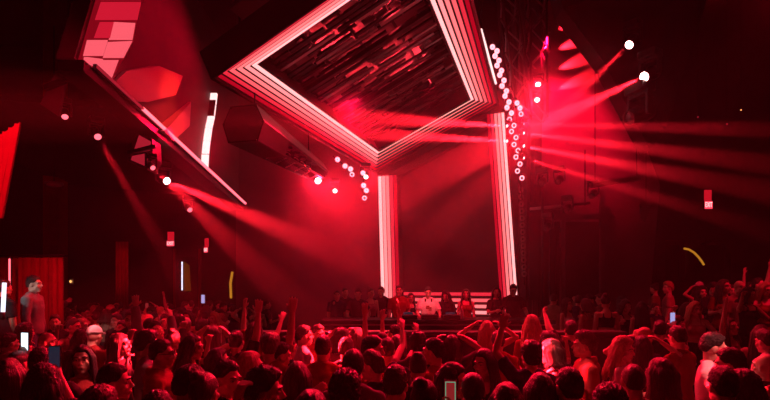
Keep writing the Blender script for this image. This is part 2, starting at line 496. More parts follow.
def person(x, y, z, facing, g='m', pose='idle', hair='short', hcol='black', top='tee', tcol='black', bot='trousers', bcol='black', skin=0, h=1.0,
           label=None, group=None, legs_shown=True):
    me, Hm, J = get_body(g, pose)
    o = bpy.data.objects.new('person', me); C.objects.link(o); setm(o, 0, SKIN[skin])
    o.location = (x, y, z); o.rotation_euler = (0, 0, math.radians(180 - facing)); o.scale = (h, h, h)
    tag(o, label, 'person', group)
    if hair != 'bald':
        sd = 0 if hair in ('cap', 'buzz', 'bun') else R.randrange(3)
        hm = child('cap' if hair == 'cap' else 'hair', get_hair(hair, sd), o, CLOTH[hcol] if hair == 'cap' else HAIR[hcol])
        hm.matrix_local = Hm
    child(TOPN[top], get_cloth(g, pose, top), o, CLOTH[tcol])
    child(bot, get_cloth(g, pose, bot), o, CLOTH[bcol])
    for s in (1, -1):
        sh = child('shoe', SHOE, o, M['sole'] if R.random() < .3 else CLOTH['black']); sh.location = (s * .118, .012, 0)
    rot = Matrix.Translation(o.location) @ o.rotation_euler.to_matrix().to_4x4() @ Matrix.Diagonal((h, h, h, 1))
    info = dict(o=o, x=x, y=y, z=z, h=h, M=rot, J=J, g=g, top=z + h * (1.75 if g == 'm' else 1.72))
    PEOPLE.append(info)
    return info


def hand_of(p, s):                                       # grip centre, forearm direction, in the room
    sh, el, wr, u, fo, hk = p['J'][s]
    return p['M'] @ (wr + fo * .085), (p['M'].to_3x3() @ fo).normalized()

ZC = 11.0                                                 # ceiling height
BP = 290000.0                                             # beam power
HAZE, HAZE_LO = .034, .0015
RED, PINK, ORANGE, PALE = (1, .002, .03), (1, .18, .18), (1, .03, .015), (.9, .75, .72)
UNSEEN_WASH = [  # loc, target, power, cone, colour
    ((-.6, 9.3, 5.6), (-1.0, 4.2, 1.5), 3300, 62, RED), ((2.6, 9.4, 5.6), (2.0, 4.6, 1.5), 2200, 60, RED),
    ((-3.2, 10.0, 5.4), (-5.2, 6.8, 1.5), 1300, 75, RED), ((5.6, 7.0, 6.5), (3.6, 5.0, 1.6), 500, 75, RED),
    ((0.5, 1.0, 8.0), (.5, 5.5, 1.2), 120, 75, RED), ((7.5, 6.6, 6.5), (8.0, 9.5, 1.8), 1000, 60, RED),
    ((-3.0, 12.5, 6.0), (-.9, 15.8, 3.4), 700, 55, RED), ((.8, 8.6, 6.2), (1.3, 11.6, 1.9), 1700, 30, RED), ((1.0, 8.2, 5.6), (1.0, 11.5, 1.75), 900, 8, PINK),
    ((-1.0, 10.5, 7.8), (-4.3, 9.5, 5.5), 700, 90, RED), ((-1.6, 8.6, 7.2), (-4.2, 9.6, 5.4), 600, 26, ORANGE),
    ((4.0, 12.3, 8.3), (4.9, 14.0, 6.9), 4200, 60, RED), ((-4.6, 3.6, 5.6), (-5.0, 6.2, 3.9), 1800, 34, RED),
    ((-6.5, 12.0, 4.6), (-7.9, 15.0, 2.7), 260, 22, RED), ((-3.0, 5.0, 4.4), (-4.85, 7.4, 5.3), 130, 36, RED),
    ((-3.4, 9.9, 4.6), (-5.6, 8.0, 2.0), 500, 22, ORANGE), ((-6.3, 4.6, 3.4), (-5.6, 8.0, 1.9), 260, 18, PALE),
    ((-4.6, 6.2, 5.2), (-6.9, 9.6, 2.2), 110, 36, RED), ((-7.5, 11.5, 6.5), (-8.0, 15.0, 2.0), 220, 60, RED),
]
HOT = [(94, 332, 6.2, 1.4, -2.2, 5.0, 3000, 5.5), (136, 340, 4.7, 2.5, 1.2, 5.0, 4200, 7), (707, 364, 4.6, .7, -2.2, 4.8, 2300, 8), (572, 350, 4.9, -2.4, .8, 4.2, 3200, 6), (622, 352, 4.6, 1.5, 1.5, 5.0, 800, 6)]
# ------------------------------------------------------------------ the room
struct('floor', MB().box((-2, 8, -.1), (30, 26, .2)), M['floor'])
struct('ceiling', MB().box((-2, 8, ZC + .15), (30, 26, .3)), M['wall'])
struct('wall_left', MB().box((-15.1, 8, ZC / 2), (.2, 26, ZC)), M['wall'])
struct('wall_right', MB().box((11.6, 8, ZC / 2), (.2, 26, ZC)), M['wall'])
struct('wall_behind', MB().box((-2, -4.1, ZC / 2), (27, .2, ZC)), M['wall'])
struct('wall_far', MB().box((-9.7, 18.6, ZC / 2), (10.8, .2, ZC)), M['wall'])
struct('wall_stage', MB().box((.6, 16.2, ZC / 2), (10.8, .2, ZC)), M['wall_red'])
mb = MB()                                              # far wall beside the stage with a round-headed recess
mb.box((7.0, 14.6, ZC / 2), (2.2, .3, ZC)); mb.box((10.8, 14.6, ZC / 2), (1.6, .3, ZC)); mb.box((9.05, 14.6, (3.5 + ZC) / 2), (1.9, .3, ZC - 3.5))
arc = [P(683, 285, 14.5)] + [P(711 - 27 * math.cos(a), 283 - 43 * math.sin(a), 14.5) for a in [PI * i / 16 for i in range(17)]] + [P(739, 285, 14.5)]
top = 3.5
for a, b in zip(arc[1:-1], arc[2:-1]):
    mb.prism([(a.x, 14.45, a.z), (b.x, 14.45, b.z), (b.x, 14.45, top), (a.x, 14.45, top)], (0, .3, 0))
struct('wall_back', mb, M['wall'])
struct('trim_1', MB().box((9.2, 15.2, 1.7), (2.2, .1, 3.4)), M['black'])

# the bulkhead that runs along the stage side of the hall
XB = -4.2


def onB(px, py, off=0.):
    d = XB * F / (px - 385); p = P(px, py, d); p.x += off; return p


e0, e1 = onB(74, 58), onB(239, 203.5)
poly = [e0, e1, V((XB, e1.y, 8.6)), V((XB, 7.7, 8.6)), onB(100, -30)]
struct('wall_bulkhead', MB().prism(poly, (-.25, 0, 0)), M['wall_red'])
struct('trim_2', MB().beam(e0 + V((-.05, 0, -.10)), e1 + V((-.05, 0, -.10)), .36, .16), M['black'])
struct('ceiling_soffit', MB().prism([V((XB - .2, 8.9, e0.z + .02)), V((XB - .2, e1.y, e1.z + .12)), V((-9.5, e1.y, e1.z + .6)), V((-9.5, 9.4, e0.z + .6))], (0, 0, .12)), M['wall'])
# raised facets on the bulkhead, made paler to stand for lit patches
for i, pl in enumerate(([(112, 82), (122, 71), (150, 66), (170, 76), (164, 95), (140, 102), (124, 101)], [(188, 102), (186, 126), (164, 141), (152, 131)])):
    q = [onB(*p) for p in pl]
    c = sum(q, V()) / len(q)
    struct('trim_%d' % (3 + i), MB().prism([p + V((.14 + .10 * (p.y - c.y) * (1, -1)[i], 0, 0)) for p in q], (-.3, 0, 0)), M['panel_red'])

t = empty('led_tube', e0.lerp(e1, .5), 'long glowing LED tube along the lower edge of the red bulkhead', 'light tube')
s0, s1, s2 = e0.lerp(e1, .03), e0.lerp(e1, .20), e0.lerp(e1, .998)
for nm, a, b, r, m in (('tube', s1, s2, .030, 'led_line'), ('dim_tube', s0, s1, .022, 'led_dim')):
    put(nm, MB().tube([a + V((.19, 0, 0)) - t.location, b + V((.19, 0, 0)) - t.location], r, 10), M[m], t, True)
put('channel', MB().beam(s0 + V((.145, 0, 0)) - t.location, s2 + V((.145, 0, 0)) - t.location, .05, .09), M['case'], t)

# stepped glowing tiles standing in for light patches cast on the bulkhead
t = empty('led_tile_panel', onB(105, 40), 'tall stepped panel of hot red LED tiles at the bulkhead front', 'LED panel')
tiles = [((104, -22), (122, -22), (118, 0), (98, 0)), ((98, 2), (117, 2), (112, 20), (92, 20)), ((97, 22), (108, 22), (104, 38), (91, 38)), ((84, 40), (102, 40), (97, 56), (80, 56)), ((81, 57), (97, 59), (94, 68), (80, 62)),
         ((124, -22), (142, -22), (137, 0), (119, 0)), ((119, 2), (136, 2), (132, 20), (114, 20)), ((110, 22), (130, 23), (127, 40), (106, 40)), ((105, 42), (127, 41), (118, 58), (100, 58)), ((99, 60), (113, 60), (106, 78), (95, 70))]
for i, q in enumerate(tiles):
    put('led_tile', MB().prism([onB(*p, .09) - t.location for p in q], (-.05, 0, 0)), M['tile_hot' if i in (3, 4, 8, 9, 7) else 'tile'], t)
put('backing', MB().prism([onB(*p, .035) - t.location for p in ((102, -24), (144, -24), (131, 42), (121, 60), (108, 81), (77, 62))], (-.03, 0, 0)), M['tile_back'], t)  # emits dimly so gaps between the light patches stay red

# broken vertical LED bar further along the bulkhead
t = empty('led_bar', onB(206, 130), 'upright segmented white-hot LED bar on the red bulkhead', 'LED bar')
bar = [(211, 93), (209.6, 105), (208.2, 116), (205.5, 128), (203.5, 141), (202, 154), (201, 171)]
for a, b in zip(bar, bar[1:]):
    A, B = onB(*a, .07) - t.location, onB(*b, .07) - t.location
    put('segment', MB().beam(A.lerp(B, .05), A.lerp(B, .95), .05, .17, (1, 0, 0)), M['led_white'], t)
put('back_rail', MB().beam(onB(*bar[0], .025) - t.location, onB(*bar[-1], .025) - t.location, .04, .24, (1, 0, 0)), M['case'], t)

# ------------------------------------------------------------------ canopy of LED frames, the stage portal
cB, cL, cR, cT = P(376, 172, 14), P(215, 78, 14 * .50276), P(497, 105, 14 * .92131), P(448, -85, 14 * .42408)
ea, eb_ = cL - cB, cR - cB
nd = ea.cross(eb_).normalized()
if nd.z > 0: nd = -nd                                     # towards the crowd


def CP(a, b, h=0.): return cB + ea * a + eb_ * b - nd * h


W = (.178, .052, .152, .158)                              # frame widths: stage end, hall end, two sides


def ring(i0, i1, j0, j1, h0, h1):
    """frame ring between two insets (fractions); j = insets at the stage end"""
    mb = MB(); bm = mb.bm
    def rect(f, g, h): return [CP(W[0] * g, W[2] * f, h), CP(1 - W[1] * f, W[2] * f, h), CP(1 - W[1] * f, 1 - W[3] * f, h), CP(W[0] * g, 1 - W[3] * f, h)]
    vs = [[bm.verts.new(p - cB) for p in rect(f, g, h)] for f, g, h in ((i0, j0, h0), (i1, j1, h0), (i1, j1, h1), (i0, j0, h1))]
    for a, b in zip(vs, vs[1:] + vs[:1]):
        for k in range(4): bm.faces.new((a[k], a[(k + 1) % 4], b[(k + 1) % 4], b[k]))
    return mb


can = empty('canopy_frame', cB, 'huge tilted canopy of nested glowing frames hung over the dance floor', 'LED canopy')
put('body', ring(-.06, 1.02, -.05, 1.01, .06, .42), M['black'], can)
put('rim', ring(-.09, -.01, -.07, -.01, -.01, .44), M['black'], can)
for i in range(6):
    lo, hi = (i + .06) / 6, (i + .72) / 6
    put('led_frame', ring(lo, hi, (i + .05) / 6, (i + .19) / 6, .053, .061), STRIP[i], can)
for p in (CP(.9, .03, .42), CP(.9, .97, .42), CP(.12, .04, .42), CP(.12, .96, .42)):
    put('hanger', MB().tube([p - cB, V((p.x, p.y, ZC)) - cB], .02, 8), M['black'], can)
# louvred ceiling inside the frame
gr = empty('louvre_ceiling', CP(.5, .5, .3), 'dark louvred ceiling of metal slats inside the glowing canopy', 'ceiling grille')
c0 = gr.location.copy(); mb, m2 = MB(), MB()
for i in range(44):
    a = .19 + .755 * i / 43; b = .155
    while b < .835:
        ln = R.uniform(.08, .4); e = min(.84, b + ln)
        if R.random() < .86:
            h = R.choice((.28, .30, .34)); (mb if R.random() < .62 else m2).beam(CP(a, b, h) - c0, CP(a, e, h) - c0, R.uniform(.045, .085), .03, -nd)
        b = e + R.uniform(.004, .03)
put('slats', mb, M['black'], gr); put('bright_slats', m2, M['steel'], gr)
for b in (.16, .33, .5, .67, .835): put('cross_beam', MB().beam(CP(.18, b, .38) - c0, CP(.95, b, .38) - c0, .05, .08, -nd), M['black'], gr)
for a in (.3, .5, .72): put('cross_beam', MB().beam(CP(a, .15, .24) - c0, CP(a, .845, .24) - c0, .09, .08, -nd), M['black'], gr)
for i in range(34):
    a, b = R.uniform(.2, .9), R.uniform(.17, .72); da, db = R.uniform(.015, .05), R.uniform(.05, .16)
    q = [CP(a, b, .5), CP(a + da, b, .5 + R.uniform(-.06, .06)), CP(a + da, b + db, .5), CP(a, b + db, .5 + R.uniform(-.06, .06))]
    put('baffle_panel', MB().prism([p - c0 for p in q], -nd * .02), M['black' if R.random() < .6 else 'chrome'], gr)
put('top_plate', MB().prism([CP(a, b, .95) - c0 for a, b in ((.17, .14), (.96, .14), (.96, .85), (.17, .85))], -nd * .05), M['wall_red'], gr)  # plate added to catch light and show red streaks between slats
for k, (a, b, a2, b2, pw) in enumerate(((.3, .78, .42, .5, 800), (.62, .2, .8, .6, 800), (.40, .2, .6, .75, 300), (.84, .75, .6, .35, 900))):  # unseen spots added above the slats to light the plate
    spot('canopy_uplight', CP(a, b, .45), CP(a2, b2, .95), pw, 75, (1, .03, .05), .6, .05)

# portal: posts, sill, screen
lb, rb = P(391, 300, 14), P(509, 300, 12.9)
lt, rt = P(387.5, 176, 14), P(495.5, 114, 12.9)
lb2, rb2 = lt + (lb - lt) * ((lt.z - .45) / (lt.z - lb.z)), rt + (rb - rt) * ((rt.z - .45) / (rt.z - rb.z))
por = empty('stage_portal', (lb2 + rb2) / 2, 'tall LED-edged portal standing behind the DJ booth', 'LED portal')
pc = por.location.copy()
edge = (rb2 - lb2); edge.z = 0; edge.normalize(); fr = edge.cross(V((0, 0, 1))).normalized()
if fr.y > 0: fr = -fr
for (b, t_, sgn) in ((lb2, lt, 1), (rb2, rt, -1)):
    wd = .56 if sgn > 0 else .46
    put('post', MB().prism([b - edge * wd / 2 - pc, b + edge * wd / 2 - pc, t_ + edge * wd / 2 - pc, t_ - edge * wd / 2 - pc], -fr * .3), M['case'], por)
    for i in range(5):
        c = ((i + .5) / 5 - .5) * wd * sgn; hw = wd / 5 * .36; o = fr * .05
        m = (STRIP[5], STRIP[4], STRIP[3], STRIP[1], STRIP[0])[i]
        put('led_strip', MB().prism([p + o - pc for p in (b + edge * (c - hw), b + edge * (c + hw), t_ + edge * (c + hw), t_ + edge * (c - hw))], -fr * .04), m, por)
for i, y in enumerate((294, 300, 306, 312)):
    z = CZ + (HZ - y) / F * 13.4; a = V((lb2.x, lb2.y, z)) + edge * .35; b = V((rb2.x, rb2.y, z)) - edge * .3
    put('sill_strip', MB().beam(a + fr * .04 - pc, b + fr * .04 - pc, .03, .085), STRIP[(1, 2, 3, 4)[i]], por)
put('sill', MB().beam(V((lb2.x, lb2.y, 1.25)) - fr * .12 - pc, V((rb2.x, rb2.y, 1.25)) - fr * .12 - pc, .16, 1.55), M['case'], por)
bk = -fr * .45
put('screen', MB().prism([p + bk - pc for p in (lb2 - edge * .1, rb2 + edge * .1, rt + edge * .1, lt - edge * .1)], -fr * .08), M['screen'], por)
put('lintel', MB().beam(lt - fr * .3 - pc, rt - fr * .3 - pc, .2, .22), M['case'], por)

# ------------------------------------------------------------------ stage, booth, barrier, platforms
struct('floor_stage', bev(put('floor_stage', MB().box((.2, 13.1, .225), (9.6, 6.0, .45)), M['deck']), .02).data if 0 else MB().box((.2, 13.1, .225), (9.6, 6.0, .45)), M['deck'], 'raised black stage deck behind the barrier')
bo = empty('dj_booth', (1.1, 10.8, .45), 'long black DJ booth in front of the LED portal', 'DJ booth')
put('front_panel', MB().box((0, -.36, .47), (4.7, .06, .94)), M['darkpaint'], bo)
bev(put('counter', MB().box((0, 0, .985), (4.9, .85, .09)), M['case'], bo), .015)
for x in (-2.3, -.8, .8, 2.3): put('leg', MB().box((x, .25, .47), (.08, .08, .94)), M['black'], bo)
put('ledge_trim', MB().box((0, -.44, .93), (4.9, .03, .03)), M['steel'], bo)
ba = empty('stage_barrier', (.7, 7.75, 0), 'long black crowd barrier wall across the foot of the stage', 'barrier')
put('panel', MB().box((0, 0, .70), (5.9, .12, 1.40)), M['darkpaint'], ba)
bev(put('top_rail', MB().box((0, 0, 1.46), (6.0, .3, .10)), M['case'], ba), .03)
for x in (-2.9, -1, 1, 2.9): put('brace', MB().beam((x, .05, 1.3), (x, .7, .02), .06, .06), M['black'], ba)
struct('floor_platform_1', MB().box((4.75, 9.9, .14), (2.4, 4.4, .28)), M['deck'], 'low step of the side terrace')
struct('floor_platform_2', MB().box((8.7, 9.9, .27), (5.4, 5.2, .54)), M['deck'], 'raised side terrace full of guests')
struct('floor_platform_3', MB().box((-6.9, 8.6, .27), (2.9, 2.4, .54)), M['deck'], 'raised corner platform by the red curtain')


def dev(name, x, label, cat, build):
    o = empty(name, (x, 10.72, 1.48), label, cat); build(o); return o


def b_mixer(o):
    bev(put('body', MB().box((0, 0, .045), (.34, .36, .09)), M['black'], o), .008)
    for i in range(12): put('knob', MB().lathe([(.014, 0), (.011, .022)], Matrix.Translation((-.12 + .08 * (i % 4), -.1 + .08 * (i // 4), .09)), 10), M['steel'], o)


def b_deck(o):
    bev(put('body', MB().box((0, 0, .04), (.36, .38, .08)), M['black'], o), .008)
    put('jog_wheel', MB().lathe([(.115, 0), (.115, .012), (.09, .018), (.03, .02)], Matrix.Translation((0, -.02, .08)), 24), M['steel'], o)
    put('display', MB().box((0, .15, .10), (.2, .02, .07), Matrix.Rotation(-.5, 3, 'X')), M['phone_dim'], o)


dev('dj_mixer', .95, 'flat black DJ mixer between the two decks on the booth', 'mixer', b_mixer)
dev('media_player', .5, 'black DJ deck on the booth before the man in white tee', 'DJ deck', b_deck)
dev('media_player', 1.42, 'black DJ deck on the booth before the dark-clad curly woman', 'DJ deck', b_deck)


def bottle(loc, label, group=None):
    o = empty('bottle', loc, label, 'bottle', group)
    put('body', MB().lathe([(.035, 0), (.038, .01), (.038, .17), (.03, .2), (.014, .23), (.013, .28)], None, 14), M['glass'], o, True)
    put('cap', MB().lathe([(.016, .28), (.016, .305)], None, 12), M['steel'], o)


bottle((1.62, 10.55, 1.48), 'tall pale bottle standing at the curly woman on the booth')
bottle((-.40, 10.6, 1.48), 'pale bottle beside the raised hands at the booth end')


# ------------------------------------------------------------------ lamps
def moving_head(loc, tgt, label, k=1., on='lens', cat='stage light', group=None, up=V((0, 0, 1)), lens_r=.085):
    """a yoke light; loc = lens centre"""
    loc, tgt = V(loc), V(tgt); ax = (tgt - loc).normalized()
    piv = loc - ax * .2 * k
    o = empty('moving_head', piv, label, cat, group)
    q = V((ax.x, ax.y, 0)); q = q.normalized() if q.length > .05 else V((0, 1, 0)); sd = q.cross(V((0, 0, 1)))
    rot = Matrix((sd, q, V((0, 0, 1)))).transposed()
    bev(put('base', MB().box(up * .36 * k, (.34 * k, .26 * k, .14 * k), rot), M['plastic'], o), .02 * k)
    mb = MB()
    for s in (1, -1): mb.beam(sd * s * .17 * k + up * .28 * k, sd * s * .17 * k - up * .05 * k, .04 * k, .10 * k, q)
    mb.beam(sd * -.19 * k + up * .27 * k, sd * .19 * k + up * .27 * k, .1 * k, .05 * k)
    put('yoke', mb, M['plastic'], o)
    T = ax.to_track_quat('Z', 'Y').to_matrix().to_4x4()
    r = lens_r * k
    h = put('head', MB().lathe([(.07 * k, -.2 * k), (.12 * k, -.17 * k), (.13 * k, -.02 * k), (.115 * k, .04 * k), (r * 1.2, .19 * k), (r * 1.25, .205 * k), (r * 1.02, .205 * k), (r * 1.0, .18 * k)], T, 20), M['plastic'], o, True)
    put('lens', MB().lathe([(r, .181 * k), (r * .8, .192 * k), (r * .3, .2 * k)], T, 20), M[on], h, True)
    return o


def beam_lamp(loc, tgt, label, power, size, k=1., on='lens', col=(1, .010, .024), lens_r=.085, blend=.25):
    moving_head(loc, tgt, label, k, on, lens_r=lens_r)
    ax = (V(tgt) - V(loc)).normalized()
    return spot('beam', V(loc) + ax * .03, tgt, power, size, col, blend, .035)


beam_lamp(P(644, 77, 10.4), P(97, 331, 5.4), 'lit moving light beaming across the stage, lower of the pair by the terrace', BP * 1.0, 6, 1.15, 'blinder')
beam_lamp(P(629, 45, 10.8), P(307, 358, 6.2), 'lit moving light above its brighter twin on the terrace side', BP * .35, 4.5, 1.0, 'blinder')
beam_lamp(P(167, 181, 10), P(565, 350, 4.8), 'lit moving light under the bulkhead with a bright beam', BP * .9, 5, .8, 'blinder')
beam_lamp(P(98, 137, 9), P(212, 335, 5.5), 'small lit spot high under the dark soffit with a faint beam', BP * .30, 3.5, .7, 'lens_soft')
beam_lamp(P(153, 168, 8.6), P(345, 352, 5.2), 'moving light tucked behind the hanging red strobe casing', BP * .5, 6, .5, 'lens_soft')
moving_head(P(190, 210, 12), P(230, 260, 10), 'small unlit spot below the bulkhead LED tube', .7, 'lens_soft')
moving_head(P(65, 117, 8.5), P(80, 200, 7), 'unlit spot hanging under the tilted dark red panel', .6, 'lens_soft')
# fan from the tower beside the portal
for i, (ly, tx, ty, td, pw, lb_) in enumerate(((124, 700, 128, 10, .8, 'topmost'), (133, 720, 158, 8.5, .9, 'second'), (146, 760, 190, 7.5, .8, 'third'), (158, 690, 208, 9.2, .3, 'lowest'))):
    beam_lamp(P(524, ly, 11.4), P(tx, ty, td), 'small moving light fanning over the terrace, %s on the LED ring pole' % lb_, BP * pw, 4.5, .35, 'lens')
for i, (ly, tx, ty, td, pw, lb_) in enumerate(((126, 380, 119, 8.0, 1.6, 'upper'), (141, 370, 134, 8.2, 1.4, 'lower'))):
    beam_lamp(P(507, ly, 11.2), P(tx, ty, td), 'small moving light aimed across the portal, %s of the two' % lb_, BP * pw, 3.5, .3, 'lens')
# spots added to draw the light streaks on the wing wall
for i in range(4):
    a = P(550, 31 + i * 20, 13.86)
    beam_lamp(a, P(576, 22 + i * 20, 14.0), 'narrow batten spot grazing the wing wall, %s of four' % ('topmost', 'second', 'third', 'lowest')[i], 3200, 26, .3, 'lens_soft', blend=.9)
# blinders
for px, py, d, lb_, pw in ((318, 181, 10.3, 'dazzling blinder at the end of the long dark truss box', 1), (335, 191, 13.3, 'smaller dazzling blinder just under the truss end', .5),
                      (538, 85, 12, 'dazzling blinder on the stage tower, upper one', 1), (537, 100, 12, 'dazzling blinder on the stage tower, lower one', .6), (366, 177, 12.6, 'bright lamp at the canopy corner above the portal post', .4)):
    tg = P(px + (60 if px < 400 else -40), 330, 5)
    moving_head(P(px, py, d), tg, lb_, .75, 'blinder', 'blinder light', lens_r=.05 + .03 * pw)
    spot('blinder', P(px, py, d) + (tg - P(px, py, d)).normalized() * .06, tg, 2000 * pw, 75, (1, .008, .03), .8, .08)
moving_head(P(629, 118, 10.6), P(570, 140, 10.2), 'big unlit moving light hanging off the wing wall edge', 1.5, 'lens_off')
for i, (px, py, d, lb_) in enumerate(((541, 184, 12.6, 'unlit moving light at the top of the dark pipe stand'), (546, 229, 12.6, 'unlit moving light at the middle of the dark pipe stand'), (558, 182, 12.8, 'unlit moving light on the crossbar behind the pipe stand'), (566, 211, 12.8, 'unlit moving light hanging under the crossbar'), (592, 196, 12.9, 'unlit moving light under the pale hoist beam'))):
    moving_head(P(px, py, d), P(px - 20, py + 30, d - 1.5), lb_, .8, 'lens_off')

# truss box hung beside the canopy
a, b = P(243, 124, 7.4), P(317, 172, 10.3)
tb = empty('lighting_truss', (a + b) / 2, 'long dark truss box hung under the canopy side, full of small lamps', 'truss')
tc_ = tb.location.copy(); ax = (b - a).normalized(); sd = ax.cross(V((0, 0, 1))).normalized(); up = sd.cross(ax)
hexa = [(-.23, -.25), (.23, -.25), (.32, .015), (.20, .26), (-.20, .26), (-.32, .015)]
put('end_plate', MB().prism([a - tc_ + sd * x + up * y for x, y in hexa], ax * .06), M['darkpaint'], tb)
put('end_plate', MB().prism([b - tc_ + sd * x * .7 + up * y * .5 for x, y in hexa], ax * .06), M['darkpaint'], tb)
for x, y in hexa: put('chord', MB().tube([a - tc_ + sd * x + up * y, b - tc_ + sd * x * .7 + up * y * .55], .022, 8), M['black'], tb)
def hx(k, s=1.): x, y = hexa[k]; return (a - tc_ + sd * x + up * y) if s == 1. else (b - tc_ + sd * x * .7 + up * y * .55)


put('roof_panel', MB().prism([hx(3), hx(4), hx(4, 0), hx(3, 0)], up * .02), M['black'], tb)
put('rear_panel', MB().prism([hx(4), hx(5), hx(5, 0), hx(4, 0)], sd * -.02), M['black'], tb)
put('rear_panel', MB().prism([hx(5), hx(0), hx(0, 0), hx(5, 0)], sd * -.02), M['black'], tb)
m1, m2_ = hx(1).lerp(hx(1, 0), .33), hx(2).lerp(hx(2, 0), .33)
put('side_panel', MB().prism([hx(1), hx(2), m2_, m1], sd * .02), M['black'], tb)
put('side_panel', MB().prism([hx(2), hx(3), hx(3, 0), hx(2, 0)], sd * .02), M['black'], tb)
put('floor_panel', MB().prism([hx(0), hx(1), m1, hx(0).lerp(hx(0, 0), .33)], up * -.02), M['black'], tb)
for i in range(8):
    f0, f1 = i / 8, (i + 1) / 8
    put('brace', MB().tube([hx(1).lerp(hx(1, 0), f0), hx(0).lerp(hx(0, 0), f1)], .009, 6), M['steel'], tb)
for p in (a.lerp(b, .12), a.lerp(b, .85)):
    zc = p.z + (cB - p).dot(nd) / nd.z - .03
    put('hanger', MB().tube([p + up * .2 - tc_, V((p.x, p.y, max(zc, p.z + .3))) - tc_], .012, 6), M['black'], tb)
for i, f in enumerate((.3, .44, .56, .68, .78, .87)):
    p = a.lerp(b, f) - up * .05
    moving_head(p, p + V((.6, -.6, -.5)), 'small unlit lamp inside the truss box, %s from its wide end' % ('first', 'second', 'third', 'fourth', 'fifth', 'sixth')[i], .40, 'lens_off' if i < 4 else 'lens_soft')

# towers beside the portal


def tower(px0, py0, px1, py1, d0, d1, wd, label, name='truss_tower'):
    a, b = P(px0, py0, d0), P(px1, py1, d1); o = empty(name, b, label, 'truss'); ax = (a - b); L = ax.length; ax.normalize()
    sd = V((1, 0, 0)) - ax * ax.x; sd.normalize(); up = ax.cross(sd)
    for x in (-1, 1):
        for y in (-1, 1): put('chord', MB().tube([sd * x * wd + up * y * wd, ax * L + sd * x * wd + up * y * wd], .035, 8), M['black'], o)
    n = int(L / (wd * 2.2))
    for i in range(n):
        u0, u1 = ax * L * i / n, ax * L * (i + 1) / n; s = 1 if i % 2 else -1
        mb = MB()
        for y in (-1, 1): mb.tube([u0 - sd * s * wd + up * y * wd, u1 + sd * s * wd + up * y * wd], .02, 6)
        for x in (-1, 1): mb.tube([u0 - up * s * wd + sd * x * wd, u1 + up * s * wd + sd * x * wd], .02, 6)
        put('brace', mb, M['steel'], o)
    return o


tower(505, -20, 523, 118, 11.9, 12.0, .17, 'slim dark truss tower right behind the LED ring pole')
tower(536, -20, 537, 120, 12.6, 12.6, .20, 'dark truss tower carrying the two dazzling blinders')
struct('column_1', MB().beam(P(536, -20, 13.4), P(533, 300, 13.4), .3, .3, (0, 1, 0)), M['black'])
struct('column_2', MB().beam(P(500, -30, 12.2), P(512, 110, 12.3), .28, .12, (0, 1, 0)), M['black'])
t = empty('led_tube', P(490, 57, 12), 'short slanted white LED tube beside the canopy corner', 'light tube')
put('tube', MB().tube([P(481, 29, 12) - t.location, P(496, 84, 12) - t.location], .028, 10), M['led_white'], t, True)
put('channel', MB().beam(P(481, 29, 12.06) - t.location, P(496, 84, 12.06) - t.location, .06, .05), M['case'], t)
struct('trim_5', MB().prism([P(484, 28, 12.7), P(503, 34, 12.9), P(512, 90, 12.9), P(498, 88, 12.7)], (0, .1, 0)), M['wall_red'])


def rings(px_list, d, label, pole):
    p0 = P(*px_list[0], d); o = empty('ring_light_pole', p0, label, 'LED ring string')
    put('pole', MB().tube([P(x, y, d + .06) - p0 for x, y in pole], .018, 8), M['black'], o)
    for i, (x, y) in enumerate(px_list):
        c = P(x, y, d) - p0; u = .046
        put('ring_lamp', MB().torus(c, u, .017, (-.1, 1, .25), 16, 6).torus(c, u * .45, .012, (-.1, 1, .25), 12, 6) if i < len(px_list) * .55 else MB().torus(c, u, .015, (-.1, 1, .25), 16, 6), M['ring'], o, True)
    return o


rings([(492.5, 47), (497, 51), (495, 56), (499, 60.5), (497, 65.5), (501.5, 70.7), (499.7, 75), (504, 80.4), (502, 86), (506.5, 91), (505, 96), (509, 102), (507, 107.5), (511.5, 113), (509.5, 119.5), (514, 125.5), (511.5, 131.5), (516, 137.5), (514, 144.5), (518, 150.5), (516, 157), (520, 164), (517.5, 171), (522, 178)], 11.6,
      'curving zigzag pole of many glowing LED rings beside the portal', [(493, 40), (500, 70), (508, 105), (514, 140), (520, 180), (522, 200)])
rings([(517, 103), (520, 108), (521, 114)], 11.7, 'short cluster of glowing LED rings next to the long ring pole', [(516, 98), (520, 108), (522, 120)])
rings([(337.5, 159.5), (345, 166), (350.5, 169), (352, 174.5)], 12.4, 'slanted row of small LED rings by the canopy corner', [(333, 156), (345, 166), (353, 176)])
rings([(363, 173), (363.6, 185.5), (366.4, 190.5), (364.5, 198)], 12.4, 'short hanging string of LED rings above the portal post', [(363, 168), (364, 185), (365, 200)])
mb = MB()
ch = empty('ring_light_pole', P(521, 190, 12), 'unlit chain of dark round lamps hanging below the glowing rings', 'LED ring string')
put('pole', MB().tube([(0, .05, .1), P(525, 285, 12) - ch.location + V((0, .05, 0))], .015, 8), M['black'], ch)
for i in range(13): put('ring_lamp', MB().torus(P(521 + i * .28, 190 + i * 7, 12) - ch.location, .05, .018, (0, 1, .2), 14, 6), M['steel'], ch, True)

# ------------------------------------------------------------------ wing wall and scenery on the terrace side
wing = [P(520, -60, 14), P(556, -60, 14), P(556, 0, 14), P(600, 50, 14), P(640, 130, 14), P(660, 185, 14), P(650, 300, 14), P(648, 345, 14), P(520, 345, 14)]
struct('wall_wing', MB().prism(wing, (0, .2, 0)), M['wing'])
